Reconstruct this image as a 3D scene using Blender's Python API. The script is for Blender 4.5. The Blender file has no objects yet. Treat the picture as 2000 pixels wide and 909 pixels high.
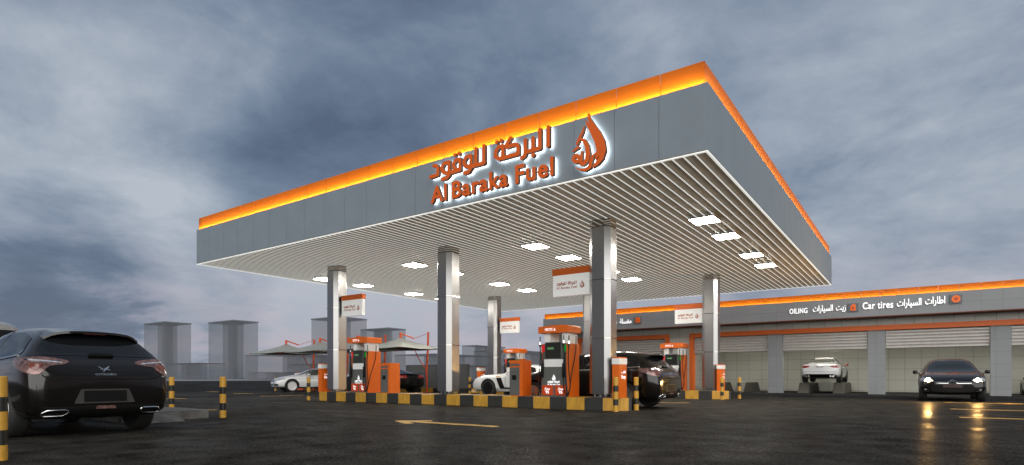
import bpy, bmesh, math, random
from mathutils import Vector, Matrix
from mathutils.bvhtree import BVHTree
from mathutils.geometry import delaunay_2d_cdt
random.seed(4)
S = bpy.context.scene
COL = S.collection
R = math.radians
# ------------------------------------------------------------------ helpers
def tag(o, label=None, cat=None, group=None, kind=None):
    if label: o['label'] = label
    if cat: o['category'] = cat
    if group: o['group'] = group
    if kind: o['kind'] = kind
    return o
def empty(name, loc=(0, 0, 0), rz=0, label=None, cat=None, group=None):
    o = bpy.data.objects.new(name, None); COL.objects.link(o)
    o.location = loc; o.rotation_euler = (0, 0, rz); o.empty_display_size = .2
    return tag(o, label, cat, group)
def link(name, me, parent=None, loc=None):
    o = bpy.data.objects.new(name, me); COL.objects.link(o)
    if parent: o.parent = parent
    if loc: o.location = loc
    return o
def copy_tree(o, parent=None):
    c = o.copy(); COL.objects.link(c); c.parent = parent
    for ch in list(o.children): copy_tree(ch, c)
    return c
def finish(me, mats, smooth):
    for m in (mats if isinstance(mats, (list, tuple)) else [mats]): me.materials.append(m)
    if smooth:
        me.polygons.foreach_set('use_smooth', [True]*len(me.polygons))
        me.set_sharp_from_angle(angle=R(smooth if smooth is not True else 35))
    me.update()
class MB:
    def __init__(s): s.bm = bmesh.new()
    def _add(s, verts, faces, mi=0):
        vs = [s.bm.verts.new(v) for v in verts]; out = []
        for f in faces:
            try:
                q = s.bm.faces.new([vs[i] for i in f]); q.material_index = mi; out.append(q)
            except ValueError: pass
        return vs, out
    def box(s, x0, x1, y0, y1, z0, z1, mi=0, b=0):
        v = [(x0,y0,z0),(x1,y0,z0),(x1,y1,z0),(x0,y1,z0),(x0,y0,z1),(x1,y0,z1),(x1,y1,z1),(x0,y1,z1)]
        f = [(3,2,1,0),(4,5,6,7),(0,1,5,4),(1,2,6,5),(2,3,7,6),(3,0,4,7)]
        vs, fs = s._add(v, f, mi)
        if b:
            es = set(e for q in fs for e in q.edges)
            r = bmesh.ops.bevel(s.bm, geom=list(es), offset=b, segments=2, affect='EDGES', profile=.5)
            for q in r['faces']: q.material_index = mi
        return s
    def prism(s, poly, a0, a1, axis='y', mi=0):
        # poly in the two other axes; axis y -> (x,z), z -> (x,y), x -> (y,z)
        def P(u, v, a): return {'y': (u, a, v), 'z': (u, v, a), 'x': (a, u, v)}[axis]
        n = len(poly)
        v = [P(u, w, a0) for u, w in poly] + [P(u, w, a1) for u, w in poly]
        f = [tuple(range(n))[::-1], tuple(range(n, 2*n))] + [(i, (i+1) % n, n+(i+1) % n, n+i) for i in range(n)]
        s._add(v, f, mi); return s
    def cyl(s, a, b, r0, r1=None, seg=12, mi=0):
        r1 = r0 if r1 is None else r1
        a, b = Vector(a), Vector(b); d = (b-a).normalized()
        u = d.cross(Vector((0, 0, 1)) if abs(d.z) < .9 else Vector((1, 0, 0))).normalized(); w = d.cross(u)
        v = []
        for c, r in ((a, r0), (b, r1)):
            for i in range(seg):
                t = 2*math.pi*i/seg; v.append(c + u*(r*math.cos(t)) + w*(r*math.sin(t)))
        f = [(i, (i+1) % seg, seg+(i+1) % seg, seg+i) for i in range(seg)] + [tuple(range(seg))[::-1], tuple(range(seg, 2*seg))]
        s._add(v, f, mi); return s
    def tube(s, pts, r, seg=8, mi=0, closed=False):
        pts = [Vector(p) for p in pts]; n = len(pts); rings = []; up = None
        for i, p in enumerate(pts):
            a = pts[(i-1) % n] if (closed or i > 0) else p
            b = pts[(i+1) % n] if (closed or i < n-1) else p
            d = (b-a).normalized()
            if up is None: up = d.cross(Vector((0, 0, 1)) if abs(d.z) < .9 else Vector((1, 0, 0))).normalized()
            up = (up - d*up.dot(d)).normalized(); w = d.cross(up)
            rings.append([s.bm.verts.new(p + up*(r*math.cos(2*math.pi*k/seg)) + w*(r*math.sin(2*math.pi*k/seg))) for k in range(seg)])
        for i in range(n if closed else n-1):
            A, B = rings[i], rings[(i+1) % n]
            for k in range(seg):
                q = s.bm.faces.new((A[k], A[(k+1) % seg], B[(k+1) % seg], B[k])); q.material_index = mi
        if not closed:
            for q in (rings[0][::-1], rings[-1]): s.bm.faces.new(q).material_index = mi
        return s
    def lathe(s, prof, seg=32, mi=0, axis='y'):
        rings = []
        for r, h in prof:
            ring = []
            for k in range(seg):
                t = 2*math.pi*k/seg
                ring.append(s.bm.verts.new((r*math.cos(t), h, r*math.sin(t)) if axis == 'y' else (r*math.cos(t), r*math.sin(t), h)))
            rings.append(ring)
        for A, B in zip(rings, rings[1:]):
            for k in range(seg):
                q = s.bm.faces.new((A[k], A[(k+1) % seg], B[(k+1) % seg], B[k])); q.material_index = mi
        for ring in (rings[0], rings[-1]):
            s.bm.faces.new(ring).material_index = mi
        return s
    def build(s, name, mats, parent=None, smooth=False, loc=None):
        bmesh.ops.recalc_face_normals(s.bm, faces=s.bm.faces)
        me = bpy.data.meshes.new(name); s.bm.to_mesh(me); s.bm.free()
        finish(me, mats, smooth)
        return link(name, me, parent, loc)
def boxobj(name, mats, dims, parent=None, b=0):
    return MB().box(*dims, b=b).build(name, mats, parent)
# ------------------------------------------------------------------ materials
def nodes(name):
    m = bpy.data.materials.new(name); m.use_nodes = True
    return m, m.node_tree, m.node_tree.nodes['Principled BSDF']
def mat(name, c, rough=.5, metal=0, spec=.5, em=None, es=0, coat=0, nz=0, nscale=8, bump=0, bscale=60, rvar=0, alpha=1):
    m, nt, b = nodes(name)
    b.inputs['Base Color'].default_value = (*c, 1); b.inputs['Roughness'].default_value = rough
    b.inputs['Metallic'].default_value = metal; b.inputs['Specular IOR Level'].default_value = spec
    b.inputs['Coat Weight'].default_value = coat; b.inputs['Coat Roughness'].default_value = .04
    if em: b.inputs['Emission Color'].default_value = (*em, 1); b.inputs['Emission Strength'].default_value = es
    b.inputs['Alpha'].default_value = alpha
    tc = nt.nodes.new('ShaderNodeTexCoord')
    if nz or rvar:
        n = nt.nodes.new('ShaderNodeTexNoise'); n.inputs['Scale'].default_value = nscale; n.inputs['Detail'].default_value = 6
        nt.links.new(tc.outputs['Object'], n.inputs['Vector'])
        if nz:
            r = nt.nodes.new('ShaderNodeMapRange'); r.inputs[3].default_value = 1-nz; r.inputs[4].default_value = 1+nz
            r.inputs[1].default_value = .3; r.inputs[2].default_value = .7
            nt.links.new(n.outputs['Fac'], r.inputs[0])
            x = nt.nodes.new('ShaderNodeVectorMath'); x.operation = 'SCALE'; x.inputs[0].default_value = c
            nt.links.new(r.outputs[0], x.inputs['Scale']); nt.links.new(x.outputs[0], b.inputs['Base Color'])
        if rvar:
            r2 = nt.nodes.new('ShaderNodeMapRange'); r2.inputs[1].default_value = .3; r2.inputs[2].default_value = .7
            r2.inputs[3].default_value = max(.02, rough-rvar); r2.inputs[4].default_value = rough+rvar
            nt.links.new(n.outputs['Fac'], r2.inputs[0]); nt.links.new(r2.outputs[0], b.inputs['Roughness'])
    if bump:
        n2 = nt.nodes.new('ShaderNodeTexNoise'); n2.inputs['Scale'].default_value = bscale; n2.inputs['Detail'].default_value = 4
        nt.links.new(tc.outputs['Object'], n2.inputs['Vector'])
        bp = nt.nodes.new('ShaderNodeBump'); bp.inputs['Strength'].default_value = bump; bp.inputs['Distance'].default_value = .01
        nt.links.new(n2.outputs['Fac'], bp.inputs['Height']); nt.links.new(bp.outputs[0], b.inputs['Normal'])
    return m
def glow(name, c, s):
    m = bpy.data.materials.new(name); m.use_nodes = True; nt = m.node_tree; nt.nodes.clear()
    e = nt.nodes.new('ShaderNodeEmission'); e.inputs[0].default_value = (*c, 1); e.inputs[1].default_value = s
    o = nt.nodes.new('ShaderNodeOutputMaterial'); nt.links.new(e.outputs[0], o.inputs[0]); return m
def tiles(name, c, w, h, ox=0, oz=0, rough=.45, mortar=.55, size=.012, spec=.5, metal=0, msize=.9):
    m, nt, b = nodes(name)
    tc = nt.nodes.new('ShaderNodeTexCoord'); sp = nt.nodes.new('ShaderNodeSeparateXYZ'); cb = nt.nodes.new('ShaderNodeCombineXYZ')
    ad = nt.nodes.new('ShaderNodeMath'); ad.operation = 'ADD'
    nt.links.new(tc.outputs['Object'], sp.inputs[0])
    nt.links.new(sp.outputs[0], ad.inputs[0]); nt.links.new(sp.outputs[1], ad.inputs[1])
    a1 = nt.nodes.new('ShaderNodeMath'); a1.operation = 'ADD'; a1.inputs[1].default_value = 1000*w - ox
    a2 = nt.nodes.new('ShaderNodeMath'); a2.operation = 'ADD'; a2.inputs[1].default_value = 1000*h - oz
    nt.links.new(ad.outputs[0], a1.inputs[0]); nt.links.new(sp.outputs[2], a2.inputs[0])
    nt.links.new(a1.outputs[0], cb.inputs[0]); nt.links.new(a2.outputs[0], cb.inputs[1])
    br = nt.nodes.new('ShaderNodeTexBrick'); br.offset = 0; br.squash = 1
    br.inputs['Scale'].default_value = 1; br.inputs['Brick Width'].default_value = w; br.inputs['Row Height'].default_value = h
    br.inputs['Mortar Size'].default_value = size; br.inputs['Mortar Smooth'].default_value = .2; br.inputs['Bias'].default_value = 0
    br.inputs['Color1'].default_value = (*[v*.97 for v in c], 1); br.inputs['Color2'].default_value = (*[v*1.03 for v in c], 1)
    br.inputs['Mortar'].default_value = (*[v*mortar for v in c], 1)
    nt.links.new(cb.outputs[0], br.inputs['Vector']); nt.links.new(br.outputs['Color'], b.inputs['Base Color'])
    bp = nt.nodes.new('ShaderNodeBump'); bp.invert = True; bp.inputs['Strength'].default_value = .5; bp.inputs['Distance'].default_value = .008
    nt.links.new(br.outputs['Fac'], bp.inputs['Height']); nt.links.new(bp.outputs[0], b.inputs['Normal'])
    b.inputs['Roughness'].default_value = rough; b.inputs['Specular IOR Level'].default_value = spec; b.inputs['Metallic'].default_value = metal
    return m
def asphalt(name, c, r0, r1, spec=.5):
    m, nt, b = nodes(name)
    tc = nt.nodes.new('ShaderNodeTexCoord')
    def noise(sc, det, dist=0):
        n = nt.nodes.new('ShaderNodeTexNoise'); n.inputs['Scale'].default_value = sc; n.inputs['Detail'].default_value = det
        n.inputs['Distortion'].default_value = dist; nt.links.new(tc.outputs['Object'], n.inputs['Vector']); return n
    big = noise(.35, 6, .6); mid = noise(2.2, 9); fine = noise(60, 4)
    mp = nt.nodes.new('ShaderNodeMapping'); mp.inputs['Scale'].default_value = (.5, 2.0, 1); mp.inputs['Rotation'].default_value = (0, 0, .12)
    nt.links.new(tc.outputs['Object'], mp.inputs[0])
    st = nt.nodes.new('ShaderNodeTexNoise'); st.inputs['Scale'].default_value = .9; st.inputs['Detail'].default_value = 5
    nt.links.new(mp.outputs[0], st.inputs['Vector'])
    mix = nt.nodes.new('ShaderNodeMix'); mix.data_type = 'FLOAT'; mix.inputs[0].default_value = .3
    nt.links.new(big.outputs[0], mix.inputs[2]); nt.links.new(st.outputs[0], mix.inputs[3])
    rr = nt.nodes.new('ShaderNodeMapRange'); rr.inputs[1].default_value = .38; rr.inputs[2].default_value = .62
    rr.inputs[3].default_value = r0; rr.inputs[4].default_value = r1
    nt.links.new(mix.outputs[0], rr.inputs[0]); nt.links.new(rr.outputs[0], b.inputs['Roughness'])
    cr = nt.nodes.new('ShaderNodeMapRange'); cr.inputs[1].default_value = .3; cr.inputs[2].default_value = .7
    cr.inputs[3].default_value = .45; cr.inputs[4].default_value = 1.7
    nt.links.new(mid.outputs[0], cr.inputs[0])
    f2 = nt.nodes.new('ShaderNodeMapRange'); f2.inputs[1].default_value = .35; f2.inputs[2].default_value = .65
    f2.inputs[3].default_value = .2; f2.inputs[4].default_value = 2.1
    nt.links.new(fine.outputs[0], f2.inputs[0])
    mu = nt.nodes.new('ShaderNodeMath'); mu.operation = 'MULTIPLY'
    nt.links.new(cr.outputs[0], mu.inputs[0]); nt.links.new(f2.outputs[0], mu.inputs[1])
    x = nt.nodes.new('ShaderNodeVectorMath'); x.operation = 'SCALE'; x.inputs[0].default_value = c
    nt.links.new(mu.outputs[0], x.inputs['Scale']); nt.links.new(x.outputs[0], b.inputs['Base Color'])
    bp = nt.nodes.new('ShaderNodeBump'); bp.inputs['Strength'].default_value = .3; bp.inputs['Distance'].default_value = .004
    nt.links.new(fine.outputs[0], bp.inputs['Height']); nt.nodes.remove(b)
    df = nt.nodes.new('ShaderNodeBsdfDiffuse'); gl_ = nt.nodes.new('ShaderNodeBsdfGlossy'); ms = nt.nodes.new('ShaderNodeMixShader')
    nt.links.new(x.outputs[0], df.inputs[0]); nt.links.new(bp.outputs[0], df.inputs['Normal']); nt.links.new(bp.outputs[0], gl_.inputs['Normal'])
    nt.links.new(rr.outputs[0], gl_.inputs['Roughness'])
    fr = nt.nodes.new('ShaderNodeFresnel'); fr.inputs[0].default_value = 1.33
    grain = noise(24, 6); wet = nt.nodes.new('ShaderNodeMapRange'); wet.inputs[1].default_value = .36; wet.inputs[2].default_value = .68
    wet.inputs[3].default_value = 0; wet.inputs[4].default_value = spec*2; nt.links.new(grain.outputs[0], wet.inputs[0])
    w2 = nt.nodes.new('ShaderNodeMapRange'); w2.inputs[1].default_value = .40; w2.inputs[2].default_value = .60
    w2.inputs[3].default_value = 1.35; w2.inputs[4].default_value = .45; nt.links.new(mix.outputs[0], w2.inputs[0])
    m1 = nt.nodes.new('ShaderNodeMath'); m1.operation = 'MULTIPLY'; nt.links.new(wet.outputs[0], m1.inputs[0]); nt.links.new(w2.outputs[0], m1.inputs[1])
    m2 = nt.nodes.new('ShaderNodeMath'); m2.operation = 'MULTIPLY'; nt.links.new(m1.outputs[0], m2.inputs[0]); nt.links.new(fr.outputs[0], m2.inputs[1])
    nt.links.new(m2.outputs[0], ms.inputs[0]); nt.links.new(df.outputs[0], ms.inputs[1]); nt.links.new(gl_.outputs[0], ms.inputs[2])
    nt.links.new(ms.outputs[0], nt.nodes['Material Output'].inputs[0])
    return m
def stripes(name, axis, period, phase, c0, c1, rough=.55):
    """painted blocks alternating along one object axis"""
    m, nt, b = nodes(name)
    tc = nt.nodes.new('ShaderNodeTexCoord'); sp = nt.nodes.new('ShaderNodeSeparateXYZ'); nt.links.new(tc.outputs['Object'], sp.inputs[0])
    a = nt.nodes.new('ShaderNodeMath'); a.operation = 'SUBTRACT'; a.inputs[1].default_value = phase - 400*period
    nt.links.new(sp.outputs[axis], a.inputs[0])
    mo = nt.nodes.new('ShaderNodeMath'); mo.operation = 'MODULO'; mo.inputs[1].default_value = period*2
    nt.links.new(a.outputs[0], mo.inputs[0])
    gt = nt.nodes.new('ShaderNodeMath'); gt.operation = 'GREATER_THAN'; gt.inputs[1].default_value = period
    nt.links.new(mo.outputs[0], gt.inputs[0])
    mp = nt.nodes.new('ShaderNodeMapping'); mp.inputs['Scale'].default_value = (9, 9, 2)
    n = nt.nodes.new('ShaderNodeTexNoise'); n.inputs['Scale'].default_value = 1.4; n.inputs['Detail'].default_value = 7
    nt.links.new(tc.outputs['Object'], mp.inputs[0]); nt.links.new(mp.outputs[0], n.inputs['Vector'])
    r = nt.nodes.new('ShaderNodeMapRange'); r.inputs[1].default_value = .3; r.inputs[2].default_value = .7
    r.inputs[3].default_value = .72; r.inputs[4].default_value = 1.15; nt.links.new(n.outputs[0], r.inputs[0])
    mx = nt.nodes.new('ShaderNodeMix'); mx.data_type = 'RGBA'; mx.inputs[6].default_value = (*c0, 1); mx.inputs[7].default_value = (*c1, 1)
    nt.links.new(gt.outputs[0], mx.inputs[0])
    x = nt.nodes.new('ShaderNodeVectorMath'); x.operation = 'SCALE'
    nt.links.new(mx.outputs[2], x.inputs[0]); nt.links.new(r.outputs[0], x.inputs['Scale']); nt.links.new(x.outputs[0], b.inputs['Base Color'])
    b.inputs['Roughness'].default_value = rough
    return m
YEL = (.56, .30, .035); BLK = (.012, .012, .011); ORG = (.72, .135, .008)
M = dict(
    asphalt=asphalt('asphalt', (.029, .0268, .0228), .20, .42, .09),
    road=asphalt('road_asphalt', (.016, .0155, .015), .5, .7, .06),
    far=mat('pale_ground', (.30, .29, .31), .9, nz=.2, nscale=.05),
    stone=mat('rough_stone', (.11, .108, .10), .75, nz=.5, nscale=4, bump=.8, bscale=25),
    kerb=stripes('kerb_paint', 0, .497, -6.67, (.030, .030, .028), YEL),
    kerb_end=mat('kerb_end', (.030, .030, .028), .6, nz=.3),
    yellow=mat('yellow_paint', YEL, .5, nz=.25, nscale=14), black=mat('black_paint', BLK, .45, nz=.2),
    line=mat('line_paint', (.66, .38, .07), .6, nz=.35, nscale=5),
    grey=mat('fascia_grey', (.225, .267, .305), .55, spec=.3, nz=.04, nscale=2),
    orange=mat('orange_panel', ORG, .42, nz=.05), orange_band=mat('orange_band', (.44, .098, .006), .5, spec=.2),
    orange_frame=mat('orange_frame', ORG, .45, nz=.06),
    ceiling=mat('ceiling_panel', (.54, .46, .36), .46, .25, nz=.22, nscale=5, rvar=.12, bump=.35, bscale=90),
    slat=mat('slat_added_glow', (.8, .8, .78), .5, em=(.93, .95, .90), es=.62),  # white slats with added glow, so they and the underside look lit
    steel=mat('brushed_steel', (.40, .40, .40), .30, 1), mirror=mat('polished_steel', (.45, .43, .40), .08, 1),
    dark=mat('dark_gap', (.01, .01, .01), .5), chrome=mat('chrome', (.75, .75, .75), .12, 1),
    white=mat('white_enamel', (.84, .84, .82), .4, nz=.03), pumpgrey=mat('pump_grey', (.135, .138, .130), .45, .2, nz=.06),
    redpanel=mat('red_orange_panel', (.60, .065, .008), .4, nz=.05), black_pl=mat('black_plastic', (.008, .008, .008), .45, spec=.2),
    screen=mat('screen_glass', (.012, .012, .011), .12, em=(.02, .022, .018), es=.3),
    lcd=mat('lcd', (.06, .14, .06), .3, em=(.10, .25, .10), es=.5),
    red_ind=mat('red_indicator', (.65, .01, .02), .35, em=(.8, .01, .02), es=.25), green_ind=mat('green_indicator', (.01, .25, .04), .35, em=(0, .4, .05), es=.25),
    lampw=glow('lamp_white', (1, .94, .84), 58), halo=glow('halo_white', (.95, 1, 1), 9), bay=glow('added_bay_lamp', (1, .95, .82), 62), ledb=glow('led_amber_soft', (1, .92, .32), 75), ledo=glow('led_amber', (1, .92, .32), 150),
    textw=mat('lit_white_text', (.8, .8, .8), .5, em=(1, 1, 1), es=.9), signw=mat('backlit_white', (.75, .75, .73), .45, em=(1, 1, .97), es=.22),
    textr=mat('rust_red_text', (.42, .07, .015), .5), sign_o=mat('sign_orange', (.75, .12, .008), .42, nz=.03), lside=mat('letter_side', (.10, .045, .02), .5),
    tile=tiles('wall_tile', (.50, .505, .46), .75, .62, ox=.19, oz=.05), panel=tiles('panel_cladding', (.262, .276, .288), .75, .55, ox=.19, oz=4.16, rough=.5, mortar=.75, size=.008),
    brown=mat('brown_soffit', (.20, .045, .012), .5, nz=.1), shutter=mat('shutter_metal', (.50, .475, .45), .42, .3, nz=.06),
    lift=mat('ramp_grey', (.085, .082, .068), .6, nz=.12), cloth=mat('shade_membrane', (.33, .34, .31), .8, nz=.08, nscale=3),
    mast=mat('orange_mast', (.62, .075, .01), .45), block=tiles('block_wall', (.12, .125, .125), 1.0, .5, mortar=.7),
    tyre=mat('tyre_rubber', (.018, .018, .018), .7, bump=.3, bscale=80), rimb=mat('black_rim', (.02, .02, .02), .25, .6), rims=mat('silver_rim', (.5, .5, .5), .28, 1),
    glass=mat('dark_glass', (.008, .009, .010), .03, spec=.45), glassc=mat('clear_glass', (.10, .105, .095), .05, spec=.6),
    plastic=mat('trim_black', (.006, .006, .006), .5, spec=.15), lens=mat('lamp_lens', (.20, .11, .10), .14, .4, coat=.6, nz=.5, nscale=22), recess=mat('plate_recess', (.035, .034, .032), .5), rust=mat('amber_lens', (.16, .035, .02), .15, coat=1), lensr=mat('red_lens', (.33, .02, .014), .12, coat=1),
    lensc=mat('clear_lens', (.55, .58, .62), .08, .5, coat=1, nz=.5, nscale=22), headlit=glow('headlight_lit', (1, .56, .17), 3200),
    p_black=mat('paint_brown_black', (.006, .0048, .004), .12, coat=.5, spec=.35, nz=.06), p_white=mat('paint_white', (.70, .71, .71), .3, coat=1),
    p_green=mat('paint_dark_green', (.035, .045, .036), .25, coat=1), p_blk2=mat('paint_black', (.004, .004, .0045), .13, coat=.4, spec=.3),
    p_silver=mat('paint_silver', (.36, .36, .34), .3, .4, coat=1), blue=mat('grille_blue', (.03, .06, .12), .3), bolt=mat('bolt_steel', (.3, .3, .3), .35, 1),
    iconbox=mat('icon_box', (.14, .155, .17), .5), icon=mat('icon_orange', (.75, .13, .01), .4, em=(.9, .16, .01), es=.25),
)
# bollard: banded by height
def banded():
    m, nt, b = nodes('bollard_bands')
    tc = nt.nodes.new('ShaderNodeTexCoord'); sp = nt.nodes.new('ShaderNodeSeparateXYZ'); nt.links.new(tc.outputs['Object'], sp.inputs[0])
    cr = nt.nodes.new('ShaderNodeValToRGB'); cr.color_ramp.interpolation = 'CONSTANT'; el = cr.color_ramp.elements
    el[0].position = 0; el[0].color = (*YEL, 1); el[1].position = .145; el[1].color = (*BLK, 1)
    for p, c in ((.29, YEL), (.47, BLK), (.61, YEL)): e = el.new(p); e.color = (*c, 1)
    nt.links.new(sp.outputs[2], cr.inputs[0])
    n = nt.nodes.new('ShaderNodeTexNoise'); n.inputs['Scale'].default_value = 25; nt.links.new(tc.outputs['Object'], n.inputs['Vector'])
    r = nt.nodes.new('ShaderNodeMapRange'); r.inputs[3].default_value = .75; r.inputs[4].default_value = 1.2; nt.links.new(n.outputs[0], r.inputs[0])
    x = nt.nodes.new('ShaderNodeVectorMath'); x.operation = 'SCALE'; nt.links.new(cr.outputs[0], x.inputs[0]); nt.links.new(r.outputs[0], x.inputs['Scale'])
    nt.links.new(x.outputs[0], b.inputs['Base Color']); b.inputs['Roughness'].default_value = .45
    return m
M['band'] = banded()
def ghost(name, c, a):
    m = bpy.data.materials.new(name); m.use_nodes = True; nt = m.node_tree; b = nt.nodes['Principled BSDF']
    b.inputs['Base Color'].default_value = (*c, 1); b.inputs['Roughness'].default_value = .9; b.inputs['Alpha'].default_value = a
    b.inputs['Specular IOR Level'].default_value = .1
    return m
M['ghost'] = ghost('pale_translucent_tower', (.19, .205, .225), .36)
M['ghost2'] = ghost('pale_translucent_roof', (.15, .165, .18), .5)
# ------------------------------------------------------------------ lettering
_tx = {}
def text_mesh(body, name, x0, x1, z0, cap, depth, mats, bold=0, capref=None, space=1.0):
    """flat lettering in the XZ plane facing -y, fitted between x0 and x1 with its capital height"""
    c = bpy.data.curves.new('t', 'FONT'); c.body = body; c.size = 1; c.offset = 0; c.extrude = 0; c.resolution_u = 3; c.space_character = space
    o = bpy.data.objects.new('t', c); COL.objects.link(o)
    dg = bpy.context.evaluated_depsgraph_get(); me = bpy.data.meshes.new_from_object(o.evaluated_get(dg))
    bpy.data.objects.remove(o); bpy.data.curves.remove(c)
    vs = [v.co for v in me.vertices]
    mx, Mx = min(v.x for v in vs), max(v.x for v in vs); My = max(v.y for v in vs)
    sx = (x1-x0)/(Mx-mx); sz = cap/My
    V3 = [Vector((x0+(v.x-mx)*sx, z0+v.y*sz, 0)) for v in vs]
    bvh = BVHTree.FromPolygons(V3, [tuple(p.vertices) for p in me.polygons]); bpy.data.meshes.remove(me)
    step = cap*(.033 if cap > .2 else .05); g = max(step*.6, bold*cap)
    def f(x, z):
        h = bvh.find_nearest(Vector((x, z, 0)), g+2*step)
        return 9.0 if h[0] is None else h[3]-g
    lo = (min(v.x for v in V3)-g, min(v.y for v in V3)-g); hi = (max(v.x for v in V3)+g, max(v.y for v in V3)+g)
    return contour(name, f, lo, hi, step, depth, mats)
def contour(name, func, lo, hi, step, depth, mats, sx=1, ox=0, oz=0, F=None, X=None, Z=None):
    if F is None:
        nx, nz = int((hi[0]-lo[0])/step)+4, int((hi[1]-lo[1])/step)+4
        X = [lo[0]-step*1.5+i*step for i in range(nx)]; Z = [lo[1]-step*1.5+j*step for j in range(nz)]
        F = [[func(x, z) for z in Z] for x in X]
    nx, nz = len(X), len(Z); bm = bmesh.new(); V = {}
    def gv(key, x, z):
        if key not in V: V[key] = bm.verts.new((x*sx+ox, 0, z*abs(sx)+oz))
        return V[key]
    for i in range(nx-1):
        for j in range(nz-1):
            cs = [(i, j), (i+1, j), (i+1, j+1), (i, j+1)]; f = [F[a][b] for a, b in cs]
            if min(f) >= 0: continue
            poly = []
            for k in range(4):
                a, b = cs[k], cs[(k+1) % 4]; fa, fb = f[k], f[(k+1) % 4]
                if fa < 0: poly.append(gv(a, X[a[0]], Z[a[1]]))
                if (fa < 0) != (fb < 0):
                    t = fa/(fa-fb) if abs(fb) < 5 and abs(fa) < 5 else .5
                    poly.append(gv((min(a, b), max(a, b)), X[a[0]]+(X[b[0]]-X[a[0]])*t, Z[a[1]]+(Z[b[1]]-Z[a[1]])*t))
            if len(poly) >= 3:
                try: bm.faces.new(poly)
                except ValueError: pass
    if depth:
        fs = bm.faces[:]; bnd = [(e.verts[0], e.verts[1]) for e in bm.edges if len(e.link_faces) == 1]
        bk = {v: bm.verts.new(v.co+Vector((0, depth, 0))) for v in bm.verts[:]}
        for f in fs:
            q = bm.faces.new([bk[v] for v in f.verts][::-1]); q.material_index = len(mats)-1
        for a, b in bnd:
            q = bm.faces.new((a, b, bk[b], bk[a])); q.material_index = len(mats)-1
    bmesh.ops.recalc_face_normals(bm, faces=bm.faces)
    me = bpy.data.meshes.new(name); bm.to_mesh(me); bm.free()
    for k in mats: me.materials.append(k)
    return me
def seg_d(px, pz, a, b):
    ax, az, ar = a; bx, bz, br = b
    dx, dz = bx-ax, bz-az; L = dx*dx+dz*dz
    t = 0 if L < 1e-9 else max(0, min(1, ((px-ax)*dx+(pz-az)*dz)/L))
    return math.hypot(px-ax-t*dx, pz-az-t*dz) - (ar+(br-ar)*t)
def stroke_mesh(name, strokes, step, grow, depth, mats, sx=1, ox=0, oz=0, flip=False):
    """union of tapered strokes, contoured by marching squares into one plate"""
    segs = []
    for s in strokes:
        if len(s) == 1: segs.append((s[0], s[0]))
        segs += list(zip(s, s[1:]))
    lo = [min(min(a[i], b[i]) for a, b in segs) for i in (0, 1)]; hi = [max(max(a[i], b[i]) for a, b in segs) for i in (0, 1)]
    pad = .1+grow+step
    nx, nz = int((hi[0]-lo[0]+2*pad)/step)+2, int((hi[1]-lo[1]+2*pad)/step)+2
    X = [lo[0]-pad+i*step for i in range(nx)]; Z = [lo[1]-pad+j*step for j in range(nz)]
    F = [[9.0]*nz for _ in range(nx)]
    for a, b in segs:
        m = max(a[2], b[2])+grow+2*step
        i0 = max(0, int((min(a[0], b[0])-m-X[0])/step)); i1 = min(nx-1, int((max(a[0], b[0])+m-X[0])/step)+1)
        j0 = max(0, int((min(a[1], b[1])-m-Z[0])/step)); j1 = min(nz-1, int((max(a[1], b[1])+m-Z[0])/step)+1)
        for i in range(i0, i1+1):
            for j in range(j0, j1+1):
                d = seg_d(X[i], Z[j], a, b)-grow
                if d < F[i][j]: F[i][j] = d
    return contour(name, None, None, None, step, depth, mats, sx, ox, oz, F, X, Z)
W = .041
def st(pts, r=W): return [(x, z, r) for x, z in pts]
ARAB = [st(p) for p in (
 [(-6.027, 5.80), (-6.027, 5.434)], [(-6.223, 5.80), (-6.223, 5.425), (-6.551, 5.422)], [(-6.386, 5.664), (-6.386, 5.434)],
 [(-6.573, 5.671), (-6.573, 5.42), (-6.595, 5.351), (-6.663, 5.323)],
 [(-6.945, 5.80), (-7.056, 5.68), (-7.047, 5.635), (-6.867, 5.646), (-6.776, 5.62), (-6.753, 5.554), (-6.753, 5.432), (-7.24, 5.429)],
 [(-7.145, 5.681), (-7.253, 5.69), (-7.334, 5.60), (-7.339, 5.50), (-7.24, 5.429), (-7.145, 5.428), (-7.145, 5.681)],
 [(-7.875, 5.789), (-7.875, 5.435)], [(-7.651, 5.797), (-7.651, 5.432), (-8.001, 5.431)],
 [(-8.006, 5.666), (-8.142, 5.67), (-8.212, 5.575), (-8.168, 5.466), (-8.006, 5.432)], [(-8.006, 5.666), (-8.006, 5.402), (-8.078, 5.327), (-8.194, 5.327)],
 [(-8.324, 5.659), (-8.448, 5.666), (-8.517, 5.579), (-8.482, 5.47), (-8.324, 5.422), (-8.324, 5.659)], [(-8.324, 5.425), (-8.629, 5.415)],
 [(-8.643, 5.663), (-8.797, 5.663), (-8.869, 5.571), (-8.819, 5.468), (-8.643, 5.412)], [(-8.643, 5.663), (-8.643, 5.371), (-8.724, 5.319), (-8.847, 5.319)],
 [(-9.11, 5.679), (-9.012, 5.65), (-8.973, 5.572), (-8.985, 5.45), (-9.209, 5.436)])]
ARAB += [[(x, z, .045)] for x, z in ((-6.386, 5.325), (-7.302, 5.80), (-7.188, 5.80), (-8.469, 5.786), (-8.355, 5.79))]
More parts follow.
